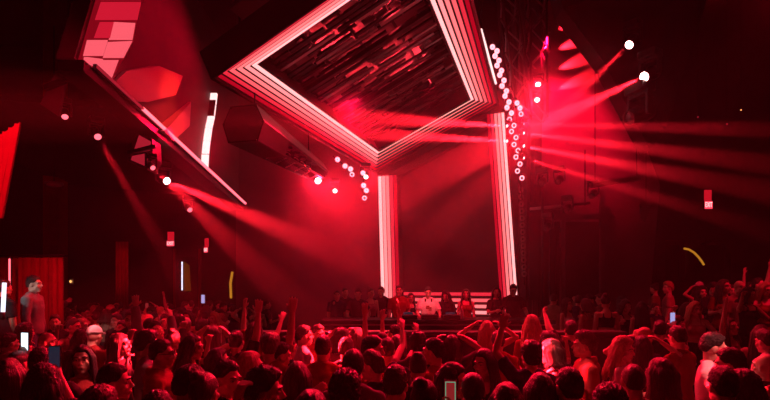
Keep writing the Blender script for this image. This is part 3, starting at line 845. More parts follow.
# dark ceiling drop that the wing runs into
struct('ceiling_drop', MB().prism([P(549, -40, 11), P(563, 8, 11), P(604, 62, 11.3), P(650, 150, 12), P(665, 130, 12), P(720, -40, 11)], (0, .5, 0)), M['wall'])
dw = empty('door_1', P(565, 262, 13.9), None, None); dw['kind'] = 'structure'; dw['category'] = 'door'; dw['label'] = 'dark panelled stage door in the wing wall'
dc = dw.location.copy()
for x0, x1 in ((528, 560), (566, 600)):
    put('leaf', MB().prism([P(x0, 222, 13.9) - dc, P(x1, 222, 13.9) - dc, P(x1, 338, 13.9) - dc, P(x0, 338, 13.9) - dc], (0, .08, 0)), M['darkpaint'], dw)
for q in ((562.5, 210, 562.5, 338), (602, 190, 602, 338)): put('post', MB().beam(P(q[0], q[1], 13.75) - dc, P(q[2], q[3], 13.75) - dc, .12, .12, (0, 1, 0)), M['wing'], dw)
put('rail', MB().beam(P(526, 219, 13.75) - dc, P(606, 216, 13.75) - dc, .12, .14), M['wing'], dw)
for x in (533, 538, 544, 550, 556): put('slat', MB().beam(P(x, 236, 13.85) - dc, P(x, 336, 13.85) - dc, .04, .05, (0, 1, 0)), M['case'], dw)
hb = empty('hoist_beam', P(615, 181, 12.8), 'pale horizontal hoist beam hung beside the wing wall', 'beam')
put('beam', MB().beam(P(591, 185, 12.8) - hb.location, P(640, 178, 12.8) - hb.location, .18, .12), M['steel'], hb)
put('cable', MB().tube([P(637, 178, 12.8) - hb.location, P(634, 60, 12.8) - hb.location], .012, 6), M['black'], hb)
put('cable', MB().tube([P(595, 184, 12.8) - hb.location, P(595, 40, 12.8) - hb.location], .012, 6), M['black'], hb)
cb = empty('crossbar', P(560, 205, 13), 'dark horizontal pipe behind the unlit stage lights', 'pipe')
put('pipe', MB().tube([P(530, 209, 13) - cb.location, P(590, 203, 13) - cb.location], .04, 10), M['steel'], cb, True)
for x in (535, 585): put('hanger', MB().tube([P(x, 206, 13) - cb.location, P(x, 150, 13) - cb.location], .02, 8), M['black'], cb)
ps = empty('pipe_stand', P(543, 300, 12.75), 'dark upright pipe stand with stage lights on it', 'stand')
q = P(543, 300, 12.75); q.z = .45; ps.location = q
put('pipe', MB().tube([(0, 0, 0), (-.02, 0, 5.0 - .45)], .035, 10), M['black'], ps, True); put('foot_plate', MB().box((0, 0, .02), (.5, .5, .04)), M['black'], ps)
fl = empty('hanging_flag', P(646, 212, 12.5), 'small pale wedge-shaped flag hanging past the wing wall', 'panel')
put('panel', MB().prism([P(x, y, 12.5) - fl.location for x, y in ((640, 204), (652, 205), (645, 222), (641, 218))], (0, .04, 0)), M['wall_red'], fl)
put('wire', MB().tube([P(646, 204, 12.5) - fl.location, P(646, 120, 12.5) - fl.location], .008, 6), M['black'], fl)
put('panel_lip', MB().prism([P(x, y, 12.46) - fl.location for x, y in ((640, 203), (652, 204), (650, 207), (641, 206))], (0, .02, 0)), M['steel'], fl)


# ------------------------------------------------------------------ panels and lights on the dark side of the hall
def exit_sign(c, wd, ht, yaw, label):
    o = empty('exit_sign', c, label, 'exit sign'); o.rotation_euler = (0, 0, yaw)
    bev(put('housing', MB().box((0, .03, 0), (wd, .06, ht)), M['case'], o), .01)
    put('face', MB().box((0, -.005, 0), (wd * .94, .012, ht * .9)), M['exit'], o)
    cu = bpy.data.curves.new('exit_text', 'FONT'); cu.body = 'EXIT'; cu.align_x = 'CENTER'; cu.align_y = 'CENTER'; cu.size = ht * .85; cu.extrude = .004
    tx = bpy.data.objects.new('lettering', cu); C.objects.link(tx); dg = bpy.context.evaluated_depsgraph_get()
    me = bpy.data.meshes.new_from_object(tx.evaluated_get(dg)); bpy.data.objects.remove(tx)
    me.transform(Matrix.Rotation(PI / 2, 4, 'X'))
    xs = [v.co.x for v in me.vertices]; k = wd * .84 / (max(xs) - min(xs)); me.transform(Matrix.Diagonal((k, 1, 1, 1)))
    me.materials.clear()
    put('lettering', me, M['letters'], o, loc=(0, -.014, 0))
    put('bracket', MB().box((0, .03, ht * .5 + .16), (wd * .8, .05, .3)), M['exit_top'], o)  # emissive block standing in for the glow above the sign
    return o


exit_sign(P(170.5, 243.5, 17.5), .27, .20, 0, 'red EXIT sign over the doorway with the gold curtain')
exit_sign(P(206, 250, 17.2), .19, .19, -.5, 'turned red EXIT sign between the gold curtain and the bulkhead')
exit_sign(P(708.5, 205, 14.2), .23, .24, 0, 'red EXIT sign high over the side terrace')
struct('column_3', MB().box((P(55.5, 240, 14).x, 14, ZC / 2), (.42, .42, ZC)), M['curtain'])
hc = empty('hanging_curtain', P(122, 270, 15), 'narrow lit red curtain panel beyond the crowd', 'curtain')
mb = MB()
for i in range(7): mb.tube([(-.16 + i * .053, .03 * (i % 2), -2.6 + .0), (-.16 + i * .053, .03 * (i % 2), 0.85)], .03, 8)
put('cloth', mb, M['curtain'], hc, True); put('rod', MB().tube([(-.25, .015, .87), (.25, .015, .87)], .02, 8), M['black'], hc)
hc2 = empty('hanging_curtain', P(27, 290, 9.6), 'wide red velvet curtain behind the man in the grey shirt', 'curtain')
mb = MB()
for i in range(16): mb.tube([(-.62 + i * .082, .05 * (i % 2), -1.57), (-.62 + i * .082, .05 * (i % 2), .62)], .055, 8)
put('cloth', mb, M['curtain'], hc2, True); put('rod', MB().tube([(-.75, .02, .66), (.75, .02, .66)], .025, 8), M['black'], hc2)
t = empty('led_tube', P(9.5, 275, 9.2), 'thin upright red LED tube at the curtain edge', 'light tube')
put('tube', MB().tube([(0, 0, -.32), (0, 0, .30)], .014, 8), M['led_line'], t, True); put('channel', MB().box((0, .03, 0), (.04, .03, .7)), M['case'], t)
t = empty('led_tube', P(3, 298, 7.2), 'upright violet white light tube held up at the picture edge', 'light tube')
put('tube', MB().tube([(0, 0, -.20), (.02, 0, .22)], .028, 10), M['cool'], t, True); put('grip', MB().tube([(0, 0, -.32), (0, 0, -.2)], .025, 10), M['plastic'], t, True)
dd = empty('door_2', P(187, 276, 18.3), None, None); dd['kind'] = 'structure'; dd['category'] = 'door'; dd['label'] = 'open doorway with a gold curtain and a white light strip'
put('opening', MB().box((0, .08, -.4), (.86, .04, 2.2)), M['black'], dd)  # solid black sheet standing in for the dark beyond the doorway
put('light_strip', MB().box((-.18, 0, 0), (.035, .03, 1.05)), M['cool'], dd)
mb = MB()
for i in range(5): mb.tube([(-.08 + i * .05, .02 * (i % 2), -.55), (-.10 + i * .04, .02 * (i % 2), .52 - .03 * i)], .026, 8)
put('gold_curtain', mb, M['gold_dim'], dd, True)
for s in (-1, 1): put('jamb', MB().box((s * .46, .03, -.3), (.07, .1, 2.6)), M['curtain'], dd)
t = empty('led_tube', P(231, 286, 18.2), 'upright amber light strip on the far wall near the stage', 'light tube')
put('tube', MB().tube([(0, 0, -.45), (-.02, 0, .1), (.05, 0, .52)], .045, 8), M['gold'], t, True); put('channel', MB().box((0, .07, 0), (.1, .04, 1.1)), M['case'], t)
t = empty('led_arc', P(697, 258, 14.2), 'curved golden LED strip edging the dark arched recess', 'light strip')
pts = [P(711 - 26 * math.cos(a), 283 - 42 * math.sin(a) + 6, 14.25) for a in [PI * (.10 + .05 * i) for i in range(7)]]
pts = [P(x, y, 14.25) for x, y in ((684, 248.5), (689, 249.5), (694, 252.5), (698, 256.5), (701.5, 261), (704, 265))]
put('strip', MB().tube([p - t.location for p in pts], .03, 8), M['gold'], t, True)
put('channel', MB().tube([p - t.location + V((0, .05, .03)) for p in pts], .035, 8), M['case'], t, True)
for px, lb_ in ((62.5, 'small amber candle lamp on the far wall nearer the dark column'), (70.5, 'small amber candle lamp further from the dark column')):
    o = empty('wall_lamp', P(px, 281.5, 18.3), lb_, 'wall lamp')
    put('bulb', MB().ball((0, 0, 0), (.035, .035, .05)), M['amber'], o, True); put('backplate', MB().box((0, .07, 0), (.12, .04, .2)), M['steel'], o); put('arm', MB().tube([(0, .06, -.06), (0, 0, -.06)], .012, 6), M['steel'], o)
o = empty('ceiling_light', P(54, 184, 12), 'dull oval ceiling lamp over the dark side of the hall', 'ceiling light')
put('diffuser', MB().lathe([(.17, 0), (.16, -.05), (.05, -.075)], None, 20), M['glass'], o, True); put('rim', MB().torus((0, 0, .01), .18, .025, (0, 0, 1)), M['steel'], o, True); put('stem', MB().tube([(0, 0, 0), (0, 0, 3.8)], .012, 6), M['black'], o)
for px, py, lb_ in ((741, 110, 'tiny amber pin light in the dark terrace ceiling, brightest one'), (727, 124, 'tiny pin light below the brightest ceiling pin light'), (698, 117, 'tiny red pin light closest to the wing wall')):
    o = empty('pin_light', P(px, py, 11.2), lb_, 'pin light')
    put('bulb', MB().ball((0, 0, 0), .016, sub=2), M['amber' if 'amber' in lb_ else 'led_dim'], o, True)
    put('cord', MB().tube([(0, 0, .02), (0, 0, ZC - o.location.z)], .005, 6), M['black'], o)

# strobe casing, tilted panels, slatted red panel at the hall edge
st = empty('strobe_casing', P(141, 151, 8.8), 'angular hanging strobe casing with a glowing red face', 'strobe')
pl = [(139, 131), (152, 139), (153, 158), (147, 170), (128, 161), (131, 143)]
put('case', MB().prism([P(x, y, 8.85) - st.location for x, y in pl], (0, .35, 0)), M['case'], st)
put('lit_face', MB().prism([P(x, y, 8.8) - st.location for x, y in ((139, 135), (150, 141), (149, 150), (133, 153))], (0, .04, 0)), M['led_dim'], st)
put('lit_face', MB().prism([P(x, y, 8.8) - st.location for x, y in ((132, 156), (148, 153), (145, 166), (131, 160))], (0, .04, 0)), M['led_dim'], st)
put('arm', MB().beam(P(128, 153, 8.76) - st.location, P(156, 146, 8.76) - st.location, .06, .06), M['black'], st)
put('hanger', MB().tube([P(140, 132, 9) - st.location, V((P(140, 132, 9).x, 9, 5.3)) - st.location], .02, 6), M['black'], st)
tp = empty('tilted_panel', P(60, 72, 7.4), 'tilted dark red fabric panel hanging before the bulkhead end', 'panel')
put('panel', MB().prism([P(x, y, 7.4 + (y - 70) * .004) - tp.location for x, y in ((74, 22), (68, 62), (58, 116), (40, 104), (55, 72))], (0, .06, 0)), M['wall_red'], tp)
put('bar', MB().beam(P(45, 88, 7.3) - tp.location, P(76, 76, 7.3) - tp.location, .07, .07), M['black'], tp)
put('wire', MB().tube([P(70, 40, 7.42) - tp.location, P(70, 40, 7.42) - tp.location + V((0, 0, 2.2))], .008, 6), M['black'], tp)
sp = empty('slatted_panel', P(2, 165, 6.2), 'bright red slatted panel leaning at the hall edge', 'panel')
for i in range(9):
    x = 18 - i * 6
    a0, b0 = P(x, 124 + i * 4, 6.2) - sp.location, P(x - 18, 218, 6.2) - sp.location
    put('slat', MB().beam(a0, b0, .065, .03, (0, 1, 0)), M['curtain'], sp)
put('back_board', MB().prism([P(x, y, 6.26) - sp.location for x, y in ((20, 122), (-40, 160), (-40, 224), (0, 218))], (0, .03, 0)), M['curtain'], sp)
# lit display and far bar
o = empty('lit_display', P(203, 299, 15.5), 'small cool white display glowing over the far crowd', 'display')
put('screen', MB().box((0, 0, 0), (.10, .02, .26)), M['cool_soft'], o); put('case', MB().box((0, .03, 0), (.14, .03, .30)), M['plastic'], o); put('pole', MB().tube([(0, .05, 0), (0, .05, -1.72)], .02, 6), M['black'], o)

# ------------------------------------------------------------------ haze
def haze_mat(name, centre, radius, lo, hi, nscale, contrast):
    """stage fog: thin everywhere, rolling and denser round a centre"""
    m = bpy.data.materials.new(name); m.use_nodes = True
    n, l = m.node_tree.nodes, m.node_tree.links; n.remove(n['Principled BSDF'])
    g = n.new('ShaderNodeNewGeometry')
    def vm(op, a, b):
        q = n.new('ShaderNodeVectorMath'); q.operation = op
        l.new(a, q.inputs[0]); q.inputs[1].default_value = b; return q
    def mt(op, a, b, c=None):
        q = n.new('ShaderNodeMath'); q.operation = op
        for i, x in enumerate((a, b, c)):
            if x is None: continue
            if isinstance(x, (int, float)): q.inputs[i].default_value = x
            else: l.new(x, q.inputs[i])
        return q.outputs[0]
    s = vm('SUBTRACT', g.outputs['Position'], centre)
    q = vm('DIVIDE', s.outputs[0], radius)
    ln = n.new('ShaderNodeVectorMath'); ln.operation = 'LENGTH'; l.new(q.outputs[0], ln.inputs[0])
    mr = n.new('ShaderNodeMapRange'); mr.interpolation_type = 'SMOOTHSTEP'
    for k, v in ((1, 1.0), (2, 0.1), (3, 0.0), (4, 1.0)): mr.inputs[k].default_value = v
    l.new(ln.outputs['Value'], mr.inputs[0])
    nz = n.new('ShaderNodeTexNoise'); nz.inputs['Scale'].default_value = nscale; nz.inputs['Detail'].default_value = 3; nz.inputs['Distortion'].default_value = .6
    l.new(g.outputs['Position'], nz.inputs['Vector'])
    nn = mt('MAXIMUM', mt('MULTIPLY_ADD', mt('SUBTRACT', nz.outputs['Fac'], .5), contrast, 1.0), 0.05)
    d = mt('MULTIPLY_ADD', mt('MULTIPLY', mr.outputs[0], nn), hi, lo)
    vs = n.new('ShaderNodeVolumeScatter'); vs.inputs['Color'].default_value = (.92, .92, .92, 1); vs.inputs['Anisotropy'].default_value = .3
    l.new(d, vs.inputs['Density']); l.new(vs.outputs[0], n['Material Output'].inputs['Volume'])
    return m


o = put('haze', MB().box((-2, 8, 5.6), (40, 34, 15)), haze_mat('haze', (.4, 12.2, 4.7), (9.0, 5.6, 5.0), HAZE_LO, HAZE, .8, 4.2)); o['kind'] = 'stuff'; o['category'] = 'haze'; o['label'] = 'thin stage haze filling the whole hall'

# ------------------------------------------------------------------ unseen spots without fixtures, added to light crowd, stage and wall pieces
for loc, tgt, pw, sz, cl in UNSEEN_WASH: spot('wash', loc, tgt, pw, sz, cl, .7, .12)
# ------------------------------------------------------------------ the crowd
ANCH = []                                                # (info, short name) of people that others are described by


def guest(px, ytop, facing, g, pose, hair, hcol, top, tcol, label, short=None, d=None, z=0., bot='trousers', bcol='black', skin=0, h=None, pos=None, group=None):
    H = 1.75 if g == 'm' else 1.71
    hh = h or R.uniform(.935, .99)
    if d is None: d = F * (CZ - z - H * hh) / (ytop - HZ)
    elif h is None and ytop is not None: hh = max(.86, min(1.12, (CZ + (HZ - ytop) / F * d - z) / H))
    if z == 0 and -2.7 < (px - 385) / F * d < 4.1 and d > 6.7:
        d = 6.7; hh = max(.86, min(1.12, (CZ + (HZ - ytop) / F * d) / H))
    for _ in range(9):                                   # nobody stands inside a neighbour
        if not any(((px - 385) / F * d - q['x']) ** 2 + (d - q['y']) ** 2 < .40 ** 2 for q in PEOPLE): break
        d += .06
    p = person((px - 385) / F * d, d, z, facing, g, pose, hair, hcol, top, tcol, bot, bcol, skin, hh, label, group)
    p['px'], p['d'] = px, d
    if short: ANCH.append((p, short))
    return p


# people behind the booth
B = dict(z=.45)
guest(337, 291, 170, 'm', 'idle', 'short', 'black', 'tee', 'navy', 'dim figure standing apart at the far end of the booth', d=12.2, **B)
guest(345, 288, 165, 'm', 'chat', 'buzz', 'black', 'tee', 'black', 'dim bald-cropped man by the end of the booth, half in smoke', d=12.6, **B)
guest(358, 289, 175, 'm', 'desk', 'short', 'brown', 'tee', 'black', 'man in a dark printed tee at the smoky end of the booth', d=11.6, **B)
guest(370.5, 289, 160, 'f', 'chat', 'bun', 'brown', 'tank', 'pink', 'person in pale sleeveless top between two men in black at booth', d=11.7, **B)
guest(381.5, 287, 200, 'm', 'desk', 'buzz', 'black', 'shirt', 'black', 'man in a black shirt before the first portal post', d=11.9, **B)
guest(399, 286, 175, 'm', 'idle', 'short', 'brown', 'tee', 'red', 'man in a red tee standing tall behind the booth', d=11.6, **B)
guest(410.5, 294, 150, 'f', 'drink', 'long', 'brown', 'tank', 'black', 'small long-haired woman squeezed between red tee and white tee', d=11.9, **B)
dj = guest(428, 287.5, 178, 'm', 'desk', 'short', 'black', 'tee', 'white', 'DJ in a white printed tee with headphones round his neck', d=11.5, **B)
guest(446, 292, 200, 'f', 'desk', 'curls', 'black', 'jacket', 'black', 'curly dark-haired woman in black leaning over the booth', d=11.5, **B)
guest(466, 290, 185, 'f', 'idle', 'long', 'brown', 'tank', 'red', 'long-haired woman in a red top before the glowing sill', d=11.7, **B)
guest(496, 288, 165, 'f', 'drink', 'long', 'black', 'tee', 'black', 'woman with long dark hair beside the second portal post', d=11.6, **B)
guest(513, 285, 178, 'm', 'desk', 'short', 'black', 'tee', 'black', 'man in a black tee before the second portal post', d=11.6, **B)
hp = empty('headphones', dj['M'] @ V((0, -.02, 1.475)), 'black headphones round the neck of the DJ', 'headphones')
mb = MB().tube([V((.085 * math.cos(a), -.03 - .085 * math.sin(a) * 1.0 + .05, .0)) for a in [PI * (1.15 + .7 * i / 10 + .5 - .5) for i in range(11)]], .010, 8)
put('headband', mb, M['plastic'], hp, True)
for s in (1, -1): put('ear_cup', MB().lathe([(.036, -.014), (.042, 0), (.036, .014)], Matrix.Translation((s * .072, -.06, -.02)) @ Matrix.Rotation(PI / 2, 4, 'Y'), 16), M['plastic'], hp, True)
hp.rotation_euler = dj['o'].rotation_euler
# chest prints
for p, m, w_, h_ in ((dj, CLOTH['red'], .13, .10),):
    q = put('chest_print', MB().box((0, -.145, 1.27), (w_, .03, h_ * .35)).box((-.02, -.145, 1.31), (w_ * .55, .03, h_ * .3)).box((.03, -.145, 1.225), (w_ * .5, .03, h_ * .25)), m, p['o'])

# corner platform, terrace
man_grey = guest(33, 277, 80, 'm', 'idle', 'short', 'black', 'shirt', 'grey', 'man in a grey shirt standing in profile before the red curtain', 'the man in grey shirt', d=8.0, z=.54, bcol='denim')
guest(3, 281, 20, 'm', 'idle', 'short', 'black', 'tee', 'black', 'man cropped by the picture edge beside the violet light tube', d=7.6, z=.54, skin=2)
T2 = dict(z=.54)
guest(713, 283, 165, 'm', 'chat', 'short', 'black', 'jacket', 'black', 'man in black on the terrace, first by its low edge', d=9.6, **T2)
guest(724, 281, 200, 'f', 'around', 'long', 'brown', 'tee', 'red', 'long-haired woman in red on the terrace with an arm out', 'the terrace woman in red', d=9.0, **T2)
guest(739, 281, 180, 'm', 'idle', 'bald', 'black', 'tee', 'pink', 'man in a pale pink tee and black trousers on the terrace', 'the terrace man in pink', d=8.6, **T2)
guest(748, 289, 170, 'f', 'dance', 'bob', 'black', 'tank', 'black', 'woman in a black vest dancing on the terrace beside pink tee', d=8.1, skin=1, **T2)
guest(758, 279, 150, 'm', 'bothup', 'short', 'black', 'tee', 'tan', 'man in a tan tee with both arms high on the terrace', d=9.3, **T2)
guest(766, 284, 200, 'f', 'chat', 'long', 'blond', 'tank', 'red', 'blonde in a red vest at the outer end of the terrace', d=8.4, **T2)
guest(702, 288, 190, 'f', 'idle', 'curls', 'black', 'crop', 'black', 'curly-haired woman in a crop top at the terrace edge', d=10.3, **T2)
guest(731, 286, 175, 'm', 'drink', 'quiff', 'brown', 'shirt', 'navy', 'man in a navy shirt behind the terrace couple', d=11.0, **T2)
guest(751, 283, 185, 'f', 'oneup', 'bun', 'black', 'tee', 'grey', 'woman with a bun and one arm up at the terrace back', d=11.2, **T2)
guest(765, 284, 180, 'm', 'idle', 'short', 'brown', 'tee', 'black', 'man in a plain black tee at the terrace back corner', d=11.3, **T2)
guest(716, 287, 180, 'f', 'idle', 'long', 'black', 'tee', 'pink', 'woman in a pink tee at the terrace back by the arched recess', d=11.6, **T2)
T1 = dict(z=.28)
guest(606, 296, 5, 'f', 'drink', 'bun', 'black', 'crop', 'black', 'bare-backed woman in a black crop top on the terrace step', 'the bare-backed woman', d=9.0, **T1)
guest(625, 301, 170, 'f', 'chat', 'bob', 'black', 'tank', 'black', 'woman in a black vest facing out from the terrace step', d=9.4, **T1)
guest(642, 303, 15, 'f', 'idle', 'long', 'black', 'crop', 'white', 'woman in a white crop top on the terrace step', 'the woman in white crop top', d=9.0, **T1)
guest(655, 304, 170, 'm', 'idle', 'short', 'brown', 'tee', 'navy', 'man in a navy tee behind the white crop top', d=10.3, **T1)
guest(687, 304, 160, 'f', 'chat', 'long', 'brown', 'tank', 'red', 'woman in a red vest turned toward the woman with pale hair', 'the woman in red vest', d=8.6, **T1)
guest(695, 303, 200, 'f', 'dance', 'long', 'blond', 'crop', 'pink', 'fair-haired woman in a pink crop top at the terrace step end', d=8.1, **T1)

# the front of the crowd, nearest rows
guest(17, 352, 20, 'm', 'idle', 'buzz', 'brown', 'tee', 'black', 'close-cropped man in black tee low at the picture corner', 'the close-cropped man in the corner', skin=1)
ph1 = guest(40, 350, -30, 'm', 'lphone', 'short', 'black', 'jacket', 'black', 'man in a black hooded jacket holding up the white-lit phone', 'the man with the white-lit phone')
guest(46, 333, 80, 'm', 'idle', 'bald', 'black', 'tee', 'grey', 'bald man in profile beyond the white-lit phone', 'the bald man in profile')
guest(55, 317, 150, 'm', 'idle', 'short', 'brown', 'tee', 'black', 'broad man facing the camera below the corner platform', 'the broad man facing us')
guest(93, 327, 30, 'm', 'dance', 'cap', 'white', 'tee', 'red', 'man in a white-lit cap and red tee', 'the man in the white cap', d=6.2)
guest(82, 356, 155, 'f', 'idle', 'long', 'black', 'tee', 'red', 'long-haired woman looking back toward the camera in a red tee', 'the woman looking back', skin=0)
guest(69, 364, 75, 'f', 'drink', 'bob', 'brown', 'tank', 'black', 'bob-haired woman in profile, black vest, near the looking-back woman', 'the bob-haired woman')
ph2 = guest(43, 371, -40, 'f', 'phone', 'curls', 'black', 'tee', 'black', 'curly woman holding a dark phone up with one hand', 'the curly woman filming')
guest(8, 376, -20, 'f', 'idle', 'long', 'brown', 'tee', 'grey', 'long-haired woman in a grey tee cropped by the picture corner')
guest(132, 311, 178, 'm', 'chat', 'short', 'black', 'shirt', 'black', 'tall man in a black shirt facing the camera, head above the crowd', 'the tall man in black', h=1.05)
fist = guest(119, 336, 90, 'f', 'litfist', 'long', 'black', 'tee', 'black', 'woman with a brightly lit face and raised lit fist', 'the woman with the lit fist')
guest(147, 334, 60, 'm', 'idle', 'curly', 'brown', 'tee', 'grey', 'curly brown-haired man in a grey tee', 'the curly brown-haired man')
gl = guest(160, 342, 78, 'm', 'idle', 'short', 'brown', 'jacket', 'red', 'man in glasses and a red hooded jacket, in profile', 'the man in glasses')
guest(112, 367, 70, 'm', 'idle', 'short', 'black', 'tee', 'tan', 'dark-haired man in a tan tee in profile before the lit fist woman', 'the man in tan tee')
guest(191, 338, 70, 'f', 'drink', 'long', 'black', 'tank', 'red', 'long dark-haired woman in profile in a red vest', 'the woman in red vest profile')
guest(187, 369, 65, 'm', 'dance', 'short', 'black', 'tee', 'grey', 'dark-haired man in grey tee low in front of the red vest', 'the man in grey tee')
guest(157, 395, 160, 'm', 'idle', 'short', 'black', 'tee', 'black', 'man looking back at the camera, cut off by the lower edge', 'the man cut off low')
guest(98, 394, 15, 'f', 'idle', 'curls', 'brown', 'tee', 'tan', 'curly brown-haired woman in tan cut off by the lower edge')
guest(212, 328, 20, 'f', 'onhead', 'long', 'brown', 'tank', 'black', 'woman with both hands on her brown hair', 'the woman with hands on her hair')
guest(217, 351, 75, 'f', 'idle', 'long', 'black', 'tee', 'grey', 'woman with long straight black hair in a grey tee, profile', 'the woman with straight black hair')
guest(249, 355, 72, 'f', 'idle', 'long', 'blond', 'tank', 'red', 'long blonde woman in profile in a red vest', 'the long-haired blonde')
guest(225, 371, 100, 'm', 'drink', 'short', 'black', 'shirt', 'black', 'dark-haired man in a black shirt looking down before the blonde', 'the man looking down')
guest(271, 337, 15, 'm', 'idle', 'quiff', 'brown', 'tee', 'red', 'brown-haired man with a lit crown in a red tee', 'the man with a lit crown')
guest(279, 352, 80, 'm', 'chat', 'short', 'black', 'tee', 'red', 'dark-haired man in profile, red tee, gazing along the stage', 'the man gazing along the stage')
guest(263, 374, 85, 'm', 'idle', 'curly', 'black', 'tee', 'black', 'curly black-haired man low in front of the long-haired blonde', 'the curly black-haired man')
guest(254, 324, 15, 'f', 'bothup', 'long', 'brown', 'tee', 'red', 'woman throwing both arms up behind the long-haired blonde', 'the woman throwing both arms up', bcol='denim')
guest(236, 332, 5, 'm', 'oneup', 'short', 'black', 'tee', 'black', 'dark-haired man in black with one arm straight up', 'the man with one arm up')
lit = guest(303, 327, 70, 'm', 'idle', 'short', 'black', 'tee', 'white', 'man in a glaring white tee in profile at the crowd centre', 'the man in glaring white tee', d=6.2)
guest(323, 338, 5, 'm', 'idle', 'short', 'black', 'jacket', 'red', 'man seen from behind in a dark red jacket beside the glaring white tee', 'the man in dark red jacket')
guest(287, 344, 30, 'm', 'idle', 'short', 'brown', 'tee', 'navy', 'brown-haired man in navy tee before the glaring white tee', 'the man in navy tee')
guest(297, 366, 3, 'f', 'idle', 'long', 'brown', 'tee', 'white', 'woman seen from behind with a curtain of long straight brown hair', 'the woman with a curtain of hair')
guest(318, 327, 150, 'm', 'idle', 'short', 'brown', 'tee', 'red', 'man facing the camera behind the dark red jacket', 'the man facing us by the stage')
guest(342, 331, 40, 'f', 'headhand', 'bob', 'brown', 'tee', 'pink', 'bob-haired woman with a hand to her head, lit pink', 'the bob-haired woman lit pink')
guest(357, 330, 30, 'f', 'headhand', 'long', 'brown', 'tee', 'red', 'woman with an elbow thrown over her head', 'the woman with a raised elbow')
guest(353, 353, 3, 'm', 'idle', 'short', 'brown', 'tee', 'grey', 'short-haired man from behind in a grey tee, large in the middle', 'the short-haired man in grey')
guest(345, 377, 5, 'm', 'idle', 'curly', 'black', 'tee', 'black', 'nearest dark curly head at the bottom of the picture', 'the nearest curly head')
guest(371, 338, 70, 'm', 'drink', 'short', 'black', 'shirt', 'red', 'dark-haired man in profile in a red shirt', 'the man in red shirt')
guest(374, 355, -65, 'm', 'idle', 'quiff', 'brown', 'jacket', 'black', 'brown quiff man in a black hooded jacket, turned away from the blonde', 'the brown quiff man')
guest(346, 346, 10, 'm', 'idle', 'short', 'black', 'tee', 'black', 'plain dark-haired man just behind the short-haired man in grey', 'the plain dark-haired man')
guest(268, 339, 15, 'm', 'oneup', 'buzz', 'black', 'tee', 'tan', 'cropped-haired man in tan with an open hand raised', 'the man with an open hand')
guest(387, 347, 5, 'm', 'idle', 'short', 'black', 'tee', 'navy', 'dark head in navy tee under the two pairs of raised arms', 'the dark head in navy')
guest(382, 336, 0, 'f', 'bothup', 'bun', 'black', 'tank', 'black', 'woman with a bun and both arms up before the booth', 'the woman with a bun, arms up')
guest(397, 337, 5, 'f', 'bothup', 'long', 'brown', 'tank', 'pink', 'long-haired woman with both arms up before the booth', 'the long-haired woman, arms up')
guest(418, 339, 0, 'm', 'idle', 'curly', 'black', 'tee', 'black', 'curly black head facing the DJ', 'the curly black head')
guest(418, 358, 3, 'f', 'idle', 'bun', 'black', 'tee', 'black', 'woman from behind with sleek black hair tied in a bun', 'the woman with the sleek bun')
guest(435, 346, -60, 'm', 'idle', 'short', 'black', 'tee', 'red', 'dark-haired man in a red tee, turned in profile under raised arms', 'the man in red tee')
guest(452, 337, 3, 'f', 'onhead', 'long', 'black', 'tee', 'black', 'woman from behind with long black hair and both elbows raised', 'the woman with both elbows raised')
smile = guest(451, 367, 95, 'f', 'drink', 'long', 'black', 'tank', 'black', 'smiling long dark-haired woman in a vest beside the framed phone', 'the smiling woman')
ph3 = guest(424, 385, 14, 'f', 'film', 'bun', 'black', 'tee', 'black', 'short woman in black filming with the green-framed phone', 'the short woman filming', d=2.9)
guest(484, 352, -155, 'f', 'drink', 'long', 'black', 'tank', 'black', 'long dark-haired woman in black vest smiling toward the camera', 'the woman smiling at us')
guest(498, 333, 5, 'm', 'idle', 'short', 'black', 'tee', 'red', 'round dark head from behind in a red tee', 'the round dark head')
guest(487, 323, 20, 'f', 'onhead', 'long', 'blond', 'tank', 'red', 'blonde with her hands on her head near the booth', 'the blonde with hands on head')
bigarm = guest(531, 345, 0, 'm', 'lup', 'curly', 'black', 'tee', 'navy', 'big dark-haired man from behind with an open hand raised', 'the man with a raised open hand', skin=1)
guest(532, 319, 20, 'f', 'idle', 'curls', 'blond', 'tee', 'red', 'curly blonde near the end of the barrier', 'the curly blonde')
cupw = guest(553, 344, -80, 'f', 'drink', 'bob', 'brown', 'tank', 'pink', 'woman in pink vest with a lit hand around a clear cup', 'the woman with the clear cup')
guest(585, 335, -80, 'm', 'idle', 'curly', 'brown', 'jacket', 'red', 'curly-haired man with a glaring lit face in a red jacket', 'the man with the glaring face')
guest(571, 322, 5, 'm', 'point', 'short', 'black', 'tee', 'black', 'man punching a fist toward the stage', 'the man punching a fist')
guest(634, 366, 8, 'm', 'idle', 'buzz', 'brown', 'tee', 'tan', 'shaven-headed man from behind in a tan tee', 'the shaven-headed man')
guest(642, 338, 20, 'f', 'onhead', 'long', 'black', 'tank', 'black', 'black-haired woman in a vest with hands behind her head', 'the woman with hands behind head')
guest(622, 345, 120, 'f', 'drink', 'curls', 'blond', 'tee', 'white', 'curly blonde woman in a brightly lit white tee', 'the blonde in lit white tee')
guest(611, 391, 5, 'm', 'idle', 'curly', 'black', 'tee', 'black', 'dark curly-haired man from behind, cut off under the shaven head', 'the cut-off curly man')
guest(570, 390, -10, 'm', 'idle', 'short', 'black', 'tee', 'grey', 'dark-haired man from behind in grey, under the glaring face', 'the dark-haired man in grey')
guest(662, 371, -20, 'f', 'idle', 'long', 'brown', 'tank', 'red', 'long brown-haired woman in red vest next to the shaven head', 'the long brown-haired woman')
guest(679, 330, -30, 'm', 'drink', 'short', 'brown', 'shirt', 'red', 'tall short-haired man in a dark red shirt, arms folded up', 'the tall man in red shirt', d=5.3)
guest(711, 335, 125, 'm', 'chat', 'short', 'black', 'shirt', 'white', 'man in a brightly lit white shirt leaning into talk', 'the man in lit white shirt', d=4.6)
